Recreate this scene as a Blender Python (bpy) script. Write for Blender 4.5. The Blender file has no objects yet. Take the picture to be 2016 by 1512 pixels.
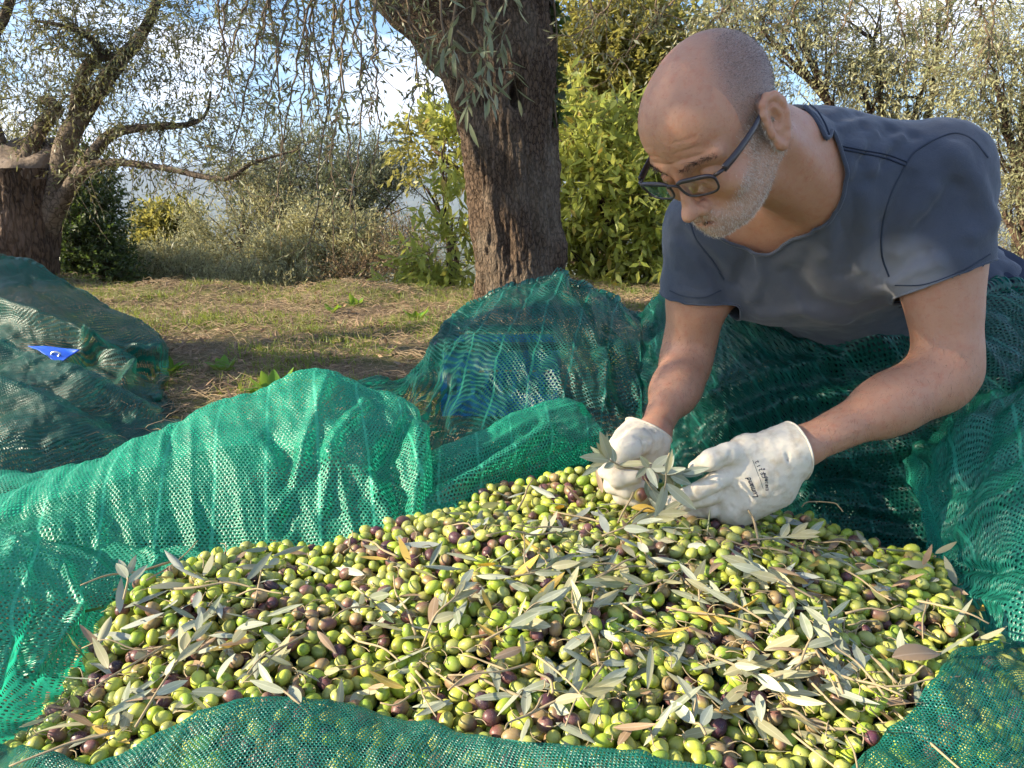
import bpy, bmesh, math, random, os
import numpy as np
from mathutils import Vector, Matrix, noise as mnoise
R = math.radians
random.seed(7); rng = np.random.default_rng(7)
SC = bpy.context.scene

# ------------------------------------------------------------------ camera
FPX = 1523.0; PITCH = R(13.2); CAM = np.array([0.0, 0.0, 0.60])
cd = bpy.data.cameras.new('camera'); cam = bpy.data.objects.new('camera', cd); SC.collection.objects.link(cam)
cam.location = CAM; cam.rotation_euler = (math.pi/2 - PITCH, 0, 0)
cd.sensor_width = 36; cd.lens = 36*FPX/2016; cd.clip_start = 0.02; cd.clip_end = 20000
SC.camera = cam

# ------------------------------------------------------------------ light
SUN_AZ = R(-101); SUN_EL = R(24)          # azimuth from +Y, clockwise positive; the sun stands to the left, low
w = bpy.data.worlds.new('World'); SC.world = w; w.use_nodes = True
nt = w.node_tree; nt.nodes.clear()
out = nt.nodes.new('ShaderNodeOutputWorld'); bg = nt.nodes.new('ShaderNodeBackground')
sky = nt.nodes.new('ShaderNodeTexSky'); sky.sky_type = 'NISHITA'; sky.sun_disc = False
sky.sun_elevation = SUN_EL; sky.sun_rotation = SUN_AZ; sky.air_density = 1.0; sky.dust_density = .5; sky.ozone_density = 4.0
tc = nt.nodes.new('ShaderNodeTexCoord'); mp = nt.nodes.new('ShaderNodeMapping'); mp.inputs['Scale'].default_value = (1.6, 1.6, 4.2)
mp.inputs['Location'].default_value = (0.35, 0.1, 0.2)
n1 = nt.nodes.new('ShaderNodeTexNoise'); n1.inputs['Scale'].default_value = 1.7; n1.inputs['Detail'].default_value = 9; n1.inputs['Roughness'].default_value = .56
cr = nt.nodes.new('ShaderNodeValToRGB'); cr.color_ramp.elements[0].position = .50; cr.color_ramp.elements[1].position = .64
mx = nt.nodes.new('ShaderNodeMix'); mx.data_type = 'RGBA'
cl = nt.nodes.new('ShaderNodeRGB'); cl.outputs[0].default_value = (8.5, 8.2, 8.3, 1)
mul = nt.nodes.new('ShaderNodeMath'); mul.operation = 'MULTIPLY'; mul.inputs[1].default_value = .85
L = nt.links.new
L(tc.outputs['Generated'], mp.inputs[0]); L(mp.outputs[0], n1.inputs['Vector']); L(n1.outputs['Fac'], cr.inputs[0])
L(cr.outputs[0], mul.inputs[0]); L(mul.outputs[0], mx.inputs[0]); hsw = nt.nodes.new('ShaderNodeHueSaturation'); hsw.inputs['Saturation'].default_value = 1.12; hsw.inputs['Value'].default_value = .9; L(sky.outputs[0], hsw.inputs['Color']); L(hsw.outputs[0], mx.inputs[6]); L(cl.outputs[0], mx.inputs[7])
L(mx.outputs[2], bg.inputs[0]); L(bg.outputs[0], out.inputs[0]); bg.inputs[1].default_value = 0.10

sd = bpy.data.lights.new('sun', 'SUN'); sd.energy = 5.0; sd.angle = R(0.6); sd.color = (1.0, .86, .64)
sun = bpy.data.objects.new('sun', sd); SC.collection.objects.link(sun)
SUNDIR = Vector((math.sin(SUN_AZ)*math.cos(SUN_EL), math.cos(SUN_AZ)*math.cos(SUN_EL), math.sin(SUN_EL)))
sun.rotation_euler = SUNDIR.to_track_quat('Z', 'Y').to_euler()
SC.view_settings.view_transform = 'Standard'; SC.view_settings.look = 'None'; SC.view_settings.exposure = 1.72; SC.view_settings.gamma = 1
SC.cycles.transparent_max_bounces = 24; SC.cycles.max_bounces = 8; SC.cycles.diffuse_bounces = 4
SC.cycles.use_adaptive_sampling = True; SC.cycles.adaptive_threshold = 0.02; SC.cycles.use_denoising = True

# ------------------------------------------------------------------ helpers
cp, sp = math.cos(PITCH), math.sin(PITCH)
def P(px, py, Y):
    v = (756-py)/FPX; u = (px-1008)/FPX
    dy = cp + v*sp; dz = v*cp - sp
    s = Y/dy
    return np.array([u*s, Y, CAM[2] + dz*s])
def PZ(px, py, z):
    v = (756-py)/FPX; u = (px-1008)/FPX
    dy = cp + v*sp; dz = v*cp - sp
    s = (z-CAM[2])/dz
    return np.array([u*s, dy*s, z])
def pix(p):
    d = np.asarray(p) - CAM
    fw = d[..., 1]*cp - d[..., 2]*sp; up = d[..., 1]*sp + d[..., 2]*cp
    return 1008 + FPX*d[..., 0]/fw, 756 - FPX*up/fw

def mesh_np(name, V, F, mat=None, smooth=True, uv=None):
    """F: (n,k) int array or list of arrays with different k"""
    me = bpy.data.meshes.new(name)
    if not isinstance(F, list): F = [F]
    F = [np.asarray(f, dtype=np.int32) for f in F if len(f)]
    V = np.asarray(V, dtype=np.float32)
    me.vertices.add(len(V)); me.vertices.foreach_set('co', V.ravel())
    nl = sum(f.size for f in F); npoly = sum(len(f) for f in F)
    me.loops.add(nl); me.polygons.add(npoly)
    loops = np.concatenate([f.ravel() for f in F])
    starts = []; s = 0
    for f in F:
        starts.append(s + np.arange(len(f), dtype=np.int32)*f.shape[1]); s += f.size
    me.loops.foreach_set('vertex_index', loops)
    me.polygons.foreach_set('loop_start', np.concatenate(starts).astype(np.int32))
    me.polygons.foreach_set('use_smooth', np.full(npoly, smooth))
    if uv is not None:
        l = me.uv_layers.new(name='UVMap'); l.data.foreach_set('uv', np.asarray(uv, dtype=np.float32)[loops].ravel())
    me.update(calc_edges=True); me.validate()
    if mat is not None:
        for m in (mat if isinstance(mat, (list, tuple)) else [mat]): me.materials.append(m)
    return me
def link(name, me, parent=None, loc=None):
    o = bpy.data.objects.new(name, me); SC.collection.objects.link(o)
    if parent is not None: o.parent = parent
    if loc is not None: o.location = loc
    return o
def tag(o, label=None, cat=None, group=None, kind=None):
    if label: o['label'] = label
    if cat: o['category'] = cat
    if group: o['group'] = group
    if kind: o['kind'] = kind
    return o
def empty(name, loc, label, cat, group=None):
    o = bpy.data.objects.new(name, None); SC.collection.objects.link(o); o.location = loc; o.empty_display_size = .05
    return tag(o, label, cat, group)
def put(o, root):            # world-space mesh under an Empty that stands at root.location
    o.parent = root; o.location = -Vector(root.location); return o
class MB:
    def __init__(s): s.V = []; s.F = {}; s.n = 0; s.U = []
    def add(s, V, F, uv=None):
        V = np.asarray(V, dtype=float)
        for f in (F if isinstance(F, list) else [F]):
            f = np.asarray(f); s.F.setdefault(f.shape[1], []).append(f + s.n)
        s.V.append(V); s.n += len(V); s.U.append(np.zeros((len(V), 2)) if uv is None else uv)
    def mesh(s, name, mat, smooth=True, uv=False):
        return mesh_np(name, np.concatenate(s.V), [np.concatenate(x) for x in s.F.values()], mat, smooth, np.concatenate(s.U) if uv else None)
def catmull(pts, n):
    pts = np.asarray(pts, dtype=float)
    if len(pts) == 2: return pts[0] + (pts[1]-pts[0])*np.linspace(0, 1, n)[:, None]
    p = np.vstack([2*pts[0]-pts[1], pts, 2*pts[-1]-pts[-2]])
    t = np.linspace(0, len(pts)-1, n); i = np.minimum(t.astype(int), len(pts)-2); f = (t-i)[:, None]
    a, b, c, d = p[i], p[i+1], p[i+2], p[i+3]
    return .5*((2*b) + (c-a)*f + (2*a-5*b+4*c-d)*f*f + (-a+3*b-3*c+d)*f**3)
def norm(v): return v/np.maximum(np.linalg.norm(v, axis=-1, keepdims=True), 1e-9)
def tube(pts, rad, seg=8, cap=True, flat=None):
    pts = np.asarray(pts, float); n = len(pts); rad = np.broadcast_to(np.asarray(rad, float), (n,))
    T = norm(np.gradient(pts, axis=0))
    ref = np.array([0, 0, 1.]) if abs(T[0, 2]) < .9 else np.array([1., 0, 0])
    A = np.zeros((n, 3)); a = ref
    for i in range(n):
        a = a - T[i]*np.dot(a, T[i]); a = a/(np.linalg.norm(a)+1e-12); A[i] = a
    B = np.cross(T, A)
    th = np.linspace(0, 2*math.pi, seg, endpoint=False)
    fl = 1 if flat is None else flat
    V = pts[:, None] + rad[:, None, None]*(np.cos(th)[None, :, None]*A[:, None]*fl + np.sin(th)[None, :, None]*B[:, None])
    V = V.reshape(-1, 3); i = np.arange(n-1)[:, None]; j = np.arange(seg)[None]
    F = np.stack([i*seg+j, i*seg+(j+1) % seg, (i+1)*seg+(j+1) % seg, (i+1)*seg+j], -1).reshape(-1, 4)
    Fs = [F]
    if cap:
        V = np.vstack([V, pts[0], pts[-1]]); k = n*seg; j = np.arange(seg)
        Fs.append(np.concatenate([np.stack([(j+1) % seg, j, np.full(seg, k)], -1), np.stack([(n-1)*seg+j, (n-1)*seg+(j+1) % seg, np.full(seg, k+1)], -1)]))
    return V, Fs
def fbm(P_, sc=1.0, oct=4, seed=0.0):
    P_ = np.asarray(P_, float)*sc + seed
    return np.array([mnoise.fractal(p, 1.0, 2.0, oct) for p in P_])

# ------------------------------------------------------------------ materials
def mat(name):
    m = bpy.data.materials.new(name); m.use_nodes = True; m.node_tree.nodes.clear()
    return m, m.node_tree
class N:
    def __init__(s, nt): s.nt = nt
    def __call__(s, t, **k):
        n = s.nt.nodes.new('ShaderNode'+t)
        ins = k.pop('ins', {})
        for a, b in k.items(): setattr(n, a, b)
        for a, b in ins.items(): s.set(n, a, b)
        return n
    def set(s, n, a, b):
        i = n.inputs[a]
        if isinstance(b, bpy.types.NodeSocket): s.nt.links.new(b, i)
        else:
            if hasattr(i, 'default_value') and hasattr(i.default_value, '__len__') and hasattr(b, '__len__') and len(b) == 3 and len(i.default_value) == 4: b = (*b, 1)
            i.default_value = b
    def math(s, op, a, b=None, c=None):
        n = s.nt.nodes.new('ShaderNodeMath'); n.operation = op
        s.set(n, 0, a)
        if b is not None: s.set(n, 1, b)
        if c is not None: s.set(n, 2, c)
        return n.outputs[0]
    def mix(s, f, a, b, bt='MIX'):
        n = s.nt.nodes.new('ShaderNodeMix'); n.data_type = 'RGBA'; n.blend_type = bt
        s.set(n, 0, f); s.set(n, 6, a); s.set(n, 7, b); return n.outputs[2]
    def noise(s, scale, detail=4, vec=None, rough=.5, out='Fac'):
        n = s('TexNoise', ins={'Scale': scale, 'Detail': detail, 'Roughness': rough})
        if vec is not None: s.set(n, 'Vector', vec)
        return n.outputs[out]
    def ramp(s, f, stops, interp='LINEAR'):
        n = s('ValToRGB'); n.color_ramp.interpolation = interp
        e = n.color_ramp.elements
        while len(e) < len(stops): e.new(.5)
        for x, (p, c) in zip(e, stops): x.position = p; x.color = (*c, 1) if len(c) == 3 else c
        s.set(n, 0, f); return n.outputs[0]
    def bump(s, h, st=.5, dist=.01):
        return s('Bump', ins={'Strength': st, 'Distance': dist, 'Height': h}).outputs[0]
    def end(s, sh): 
        o = s('OutputMaterial'); s.nt.links.new(sh, o.inputs[0])

def leaf_mat(name, top, under, top2=None, rough=.45, trans=.3, transcol=None, dry=None):
    m, nt = mat(name); n = N(nt)
    g = n('NewGeometry'); rnd = g.outputs['Random Per Island']
    t = n.mix(rnd, top, top2 or tuple(x*1.5 for x in top))
    nz = n.noise(3.0, 2, n('TexCoord').outputs['Object'])
    t = n.mix(n.ramp(nz, [(.35, (0, 0, 0)), (.7, (.5, .5, .5))]), t, tuple(min(1, x*1.8) for x in top))
    if dry: t = n.mix(n.math('GREATER_THAN', n.math('FRACT', n.math('MULTIPLY', rnd, 37.7)), .93), t, dry)
    c = n.mix(g.outputs['Backfacing'], t, under)
    b = n('BsdfPrincipled', ins={'Base Color': c, 'Roughness': rough, 'Specular IOR Level': .35})
    tr = n('BsdfTranslucent', ins={'Color': transcol or tuple(min(1, x*2.6) for x in top)})
    mxs = n('MixShader', ins={0: trans}); nt.links.new(b.outputs[0], mxs.inputs[1]); nt.links.new(tr.outputs[0], mxs.inputs[2])
    n.end(mxs.outputs[0]); return m
def bark_mat(name, dark, light, sc=(26, 26, 7), bump=.9, moss=None):
    m, nt = mat(name); n = N(nt)
    tc = n('TexCoord'); mp = n('Mapping', ins={'Scale': sc}); n.set(mp, 0, tc.outputs['Object'])
    warp = n.noise(2.0, 3, mp.outputs[0], out='Color')
    v = n('VectorMath', operation='MULTIPLY_ADD'); n.set(v, 0, warp); v.inputs[1].default_value = (.9, .9, .9); n.set(v, 2, mp.outputs[0])
    vo = n('TexVoronoi', feature='DISTANCE_TO_EDGE', ins={'Scale': 1.0}); n.set(vo, 'Vector', v.outputs[0])
    nz = n.noise(3.5, 8, mp.outputs[0], .65)
    crack = n.ramp(vo.outputs['Distance'], [(0, (0, 0, 0)), (.16, (1, 1, 1))])
    h = n.math('ADD', n.math('MULTIPLY', crack, .6), n.math('MULTIPLY', nz, .7))
    col = n.mix(nz, dark, light); col = n.mix(n.math('MULTIPLY', n.math('SUBTRACT', 1.0, crack), .75), col, tuple(x*.35 for x in dark))
    big = n.noise(3.0, 4, tc.outputs['Object'])
    col = n.mix(n.ramp(big, [(.45, (0, 0, 0)), (.75, (.6, .6, .6))]), col, moss or tuple(x*1.3 for x in light))
    b = n('BsdfPrincipled', ins={'Base Color': col, 'Roughness': .85, 'Specular IOR Level': .2, 'Normal': n.bump(h, bump, .012)})
    n.end(b.outputs[0]); return m
def plain_mat(name, col, rough=.5, spec=.4, bump=None, var=None, metal=0):
    m, nt = mat(name); n = N(nt)
    c = col
    if var: c = n.mix(n.noise(var[0], 4, n('TexCoord').outputs['Object']), col, var[1])
    b = n('BsdfPrincipled', ins={'Base Color': c, 'Roughness': rough, 'Specular IOR Level': spec, 'Metallic': metal})
    if bump: n.set(b, 'Normal', n.bump(n.noise(bump[0], 4, n('TexCoord').outputs['Object']), bump[1], bump[2]))
    n.end(b.outputs[0]); return m
M = {}
M['olive_leaf'] = leaf_mat('olive_leaf', (.085, .10, .042), (.24, .25, .17), (.13, .14, .06), transcol=(.22, .22, .07), dry=(.2, .13, .05))
M['olive_leaf_near'] = leaf_mat('olive_leaf_near', (.045, .065, .03), (.25, .28, .22), (.07, .085, .04), rough=.38, trans=.15)
M['silver_leaf'] = leaf_mat('silver_leaf', (.25, .26, .135), (.36, .36, .24), (.34, .335, .18), transcol=(.50, .45, .2), trans=.35)
M['grey_leaf'] = leaf_mat('grey_leaf', (.15, .17, .09), (.25, .26, .17), (.20, .21, .11), transcol=(.15, .17, .08))
M['chestnut_leaf'] = leaf_mat('chestnut_leaf', (.18, .22, .035), (.25, .29, .08), (.27, .29, .06), trans=.42, transcol=(.58, .58, .12), dry=(.3, .2, .03))
M['yellow_leaf'] = leaf_mat('yellow_leaf', (.15, .145, .03), (.22, .21, .06), (.22, .20, .045), trans=.4, transcol=(.45, .41, .10))
M['dark_leaf'] = leaf_mat('dark_leaf', (.05, .075, .025), (.10, .12, .06), (.08, .11, .03), transcol=(.12, .19, .03))
M['brush_leaf'] = leaf_mat('brush_leaf', (.20, .14, .07), (.25, .18, .10), (.28, .2, .1), trans=.2)
M['bark'] = bark_mat('bark', (.040, .027, .019), (.20, .135, .09), sc=(52, 52, 24), moss=(.21, .18, .14))
M['bark_far'] = bark_mat('bark_far', (.04, .028, .02), (.15, .10, .07), sc=(26, 26, 8))
M['bark_limb'] = bark_mat('bark_limb', (.06, .045, .033), (.20, .155, .115), sc=(20, 20, 20), bump=.4)
M['twig'] = plain_mat('twig', (.10, .07, .045), .8, .2, var=(30, (.19, .14, .09)))
M['twig_pale'] = plain_mat('twig_pale', (.26, .20, .12), .7, .2, var=(60, (.36, .29, .17)))
# ------------------------------------------------------------------ foliage
def perp(D):
    r = rng.normal(size=D.shape); r -= D*(r*D).sum(-1, keepdims=True); return norm(r)
def twig_paths(O, D, Ln, K=5, droop=.2, wob=.12):
    t = np.linspace(0, 1, K)[None, :, None]
    pw = perp(D)[:, None]; Ln = Ln[:, None, None]
    Pt = O[:, None] + D[:, None]*t*Ln + pw*Ln*wob*np.sin(t*3.0) + np.array([0, 0, -1.])*droop*Ln*t*t
    return Pt
def tubes_np(Pt, r0, r1, seg=3):
    N_, K = Pt.shape[:2]
    T = norm(np.gradient(Pt, axis=1)); ref = np.array([.3, .2, 1.])
    A = norm(np.cross(T, ref)); B = np.cross(T, A)
    rad = np.linspace(1, 0, K)[None, :, None]*(np.asarray(r0).reshape(-1, 1, 1)-r1) + r1
    th = np.arange(seg)*2*math.pi/seg
    V = Pt[:, :, None] + (rad*A)[:, :, None]*np.cos(th)[None, None, :, None] + (rad*B)[:, :, None]*np.sin(th)[None, None, :, None]
    base = (np.arange(N_)*K*seg)[:, None, None]; i = np.arange(K-1)[None, :, None]; j = np.arange(seg)[None, None]
    F = np.stack([base+i*seg+j, base+i*seg+(j+1) % seg, base+(i+1)*seg+(j+1) % seg, base+(i+1)*seg+j], -1).reshape(-1, 4)
    return V.reshape(-1, 3), F
def leaves_on(Pt, n, LL, LW, ang=.75, jit=.35, t0=.12, near=False, curl=.12):
    N_, K = Pt.shape[:2]
    t = np.linspace(t0, 1, n)[None] + rng.uniform(-.4, .4, (N_, n))*(1-t0)/n
    t = np.clip(t, 0, .999)*(K-1); i = t.astype(int); f = (t-i)[..., None]
    idx = np.arange(N_)[:, None]
    O = Pt[idx, i]*(1-f) + Pt[idx, i+1]*f
    T = norm(Pt[idx, i+1]-Pt[idx, i])
    ref = perp(T[:, 0])[:, None]; S = norm(np.cross(T, ref)); Q = np.cross(T, S)
    a = (np.arange(n) % 2)*math.pi + (np.arange(n)//2)*1.57 + rng.uniform(-.5, .5, (N_, n))
    S = S*np.cos(a)[..., None] + Q*np.sin(a)[..., None]
    an = ang + rng.normal(0, jit, (N_, n)); an[:, -1] *= .2
    D = norm(T*np.cos(an)[..., None] + S*np.sin(an)[..., None] + np.array([0, 0, -.15]))
    up = rng.normal(0, .6, D.shape) + np.array([0, 0, 1.]); W = norm(np.cross(D, up)); Nn = np.cross(W, D)
    O, D, W, Nn = [x.reshape(-1, 3) for x in (O, D, W, Nn)]
    return leaf_verts(O, D, W, Nn, LL, LW, near, curl)
def leaf_verts(O, D, W, Nn, LL, LW, near=False, curl=.12):
    m = len(O); l = (LL*rng.uniform(.65, 1.15, m))[:, None]; w_ = (LW*rng.uniform(.75, 1.15, m))[:, None]*.5
    c = (curl*rng.uniform(-1, 1, m))[:, None]
    if not near:
        V = np.stack([O, O+D*l*.45+W*w_-Nn*l*c*.3, O+D*l-Nn*l*c, O+D*l*.45-W*w_-Nn*l*c*.3], 1)
        F = np.arange(m*4).reshape(m, 4)
        return V.reshape(-1, 3), F
    prof = [(0, .12), (.2, .72), (.45, 1.0), (.72, .78), (.92, .28), (1.0, .02)]
    rows = []
    for (s, ww) in prof:
        ctr = O + D*l*s - Nn*l*c*s*s
        fold = Nn*w_*ww*.35
        rows += [ctr+W*w_*ww+fold, ctr, ctr-W*w_*ww+fold]
    V = np.stack(rows, 1); k = len(prof)
    b = []
    for q in range(k-1):
        b += [[3*q, 3*q+3, 3*q+4, 3*q+1], [3*q+1, 3*q+4, 3*q+5, 3*q+2]]
    F = (np.arange(m)[:, None, None]*3*k + np.array(b)[None]).reshape(-1, 4)
    return V.reshape(-1, 3), F
def crown_pts(clumps, n):
    """clumps: (centre, radii, weight); points spread through each, denser toward its skin"""
    wts = np.array([c[2] for c in clumps], float); wts /= wts.sum()
    k = rng.choice(len(clumps), n, p=wts)
    C = np.array([c[0] for c in clumps])[k]; Rr = np.array([c[1] for c in clumps], float)[k]
    d = norm(rng.normal(size=(n, 3))); r = rng.uniform(.15, 1, n)[:, None]**.55
    return C + d*r*Rr, d
def crown(mbl, mbt, clumps, n, tl=.3, nl=12, LL=.055, LW=.013, droop=.25, ang=.75, up=.5, near=False, tr=.0018, out=1.0, gapsc=None):
    O, d = crown_pts(clumps, n)
    if gapsc:
        g = fbm(O, gapsc, 2, 3.3); keep = g > -.12; O = O[keep]; d = d[keep]; n = len(O)
    D = norm(d*out + np.array([0, 0, up]) + rng.normal(0, .45, (n, 3)))
    Pt = twig_paths(O, D, tl*rng.uniform(.6, 1.3, n), 5, droop)
    V, F = leaves_on(Pt, nl, LL, LW, ang, near=near); mbl.add(V, F)
    if mbt is not None:
        V, F = tubes_np(Pt, tr, tr*.4, 3); mbt.add(V, F)
def limbs(mbt, clumps, root, r0, each=5, seg=6):
    root = np.asarray(root, float)
    for c, rr, wt in clumps:
        c = np.asarray(c, float); rr = np.asarray(rr, float)
        m = root*.45 + c*.55 + rng.normal(0, .10, 3)*np.linalg.norm(c-root)*.4
        pts = catmull([root, m, c], 10); mbt.add(*tube(pts, np.linspace(r0, r0*.35, 10), seg))
        for _ in range(each):
            d = norm(rng.normal(size=3)+np.array([0, 0, .4])); e = c + d*rr*rng.uniform(.6, .95); s = pts[rng.integers(5, 10)]
            mid = (s+e)/2 + rng.normal(0, .08, 3)*rr
            q = catmull([s, mid, e], 8); mbt.add(*tube(q, np.linspace(r0*.3, r0*.06, 8), 4))
def tree(name, base, label, cat, group, leafmat, barkmat, fill, loc=None):
    root = empty(name, base, label, cat, group)
    mbl, mbt = MB(), MB(); fill(mbl, mbt)
    if mbt.n: put(link('trunk', mbt.mesh('trunk', barkmat)), root)
    if mbl.n: put(link('crown', mbl.mesh('crown', leafmat, smooth=False)), root)
    return root

# ------------------------------------------------------------------ ground, valley, hills
def gz(x, y):
    """height of the terrain"""
    x = np.asarray(x, float); y = np.asarray(y, float)
    edge = 5.6 + .25*np.sin(x*1.3) + .15*np.sin(x*3.1)
    over = np.clip(y-edge, 0, None)
    z = .05*np.exp(-((y-edge+.25)/.3)**2)*(np.sin(x*5)+1.2)*.6
    z = z - .75*(1-np.exp(-over/1.2)) - .12*np.clip(over, 0, 400) - .02*np.clip(over-400, 0, 900)
    d = np.hypot(x, y)
    ridge = 285*np.exp(-((y-3600)/900)**2)*(0.75+.25*np.sin(x/900+1.4)+.10*np.sin(x/310))
    ridge2 = 60*np.exp(-((y-1900)/350)**2)*(.6+.4*np.sin(x/420+.5))
    return z + np.where(y > 300, ridge+ridge2, 0)
def build_ground():
    ys = np.concatenate([np.linspace(-3, 8, 190), 8*np.geomspace(1.03, 800, 90)])
    us = np.linspace(-1, 1, 190)
    Y, Uu = np.meshgrid(ys, us, indexing='ij'); X = Uu*(4 + np.abs(Y)*1.1)
    Z = gz(X, Y)
    near = (Y < 9)
    nz = fbm(np.stack([X[near], Y[near], 0*Y[near]], -1), 2.2, 4)*.035 + fbm(np.stack([X[near], Y[near], 0*Y[near]], -1), 14, 2)*.008
    flat = np.clip((Y[near]-2.0)/1.0, .15, 1); Z[near] += nz*flat - .02*(1-flat)
    V = np.stack([X, Y, Z], -1).reshape(-1, 3); a, b = len(ys), len(us)
    i = np.arange(a-1)[:, None]; j = np.arange(b-1)[None]
    F = np.stack([i*b+j, i*b+j+1, (i+1)*b+j+1, (i+1)*b+j], -1).reshape(-1, 4)
    m, ntr = mat('soil'); n = N(ntr); tco = n('TexCoord').outputs['Object']
    a1 = n.noise(1.7, 6, tco, .6); a2 = n.noise(40, 5, tco, .7)
    soil = n.mix(a2, (.06, .042, .028), (.30, .225, .15))
    gr = n.mix(a2, (.06, .075, .02), (.16, .17, .05))
    c = n.mix(n.ramp(a1, [(.42, (0, 0, 0)), (.58, (.8, .8, .8))]), soil, gr)
    far = n.mix(n.noise(.012, 7, tco, .6), (.05, .075, .03), (.16, .15, .08))
    sx = n('SeparateXYZ'); n.set(sx, 0, tco); isf = n('MapRange', ins={1: 12.0, 2: 60.0}); n.set(isf, 0, sx.outputs[1])
    c = n.mix(isf.outputs[0], c, far)
    b = n('BsdfPrincipled', ins={'Base Color': c, 'Roughness': .95, 'Specular IOR Level': .1, 'Normal': n.bump(a2, .8, .02)})
    n.end(b.outputs[0])
    tag(link('ground', mesh_np('ground', V, F, m)), kind='structure')
build_ground()

# haze: one closed box of even air
def haze():
    me = bpy.data.meshes.new('haze'); bm = bmesh.new(); bmesh.ops.create_cube(bm, size=1)
    for v in bm.verts: v.co = Vector((v.co.x*19000, v.co.y*15000+2000, 70+v.co.z*640))
    bm.to_mesh(me); bm.free()
    m, ntr = mat('haze'); n = N(ntr)
    pv = n('VolumePrincipled', ins={'Color': (.52, .66, .95), 'Density': HAZE}); 
    o = n('OutputMaterial'); ntr.links.new(pv.outputs[0], o.inputs[1]); me.materials.append(m)
    tag(link('haze', me), kind='stuff')
HAZE = 1.9e-4

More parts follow.
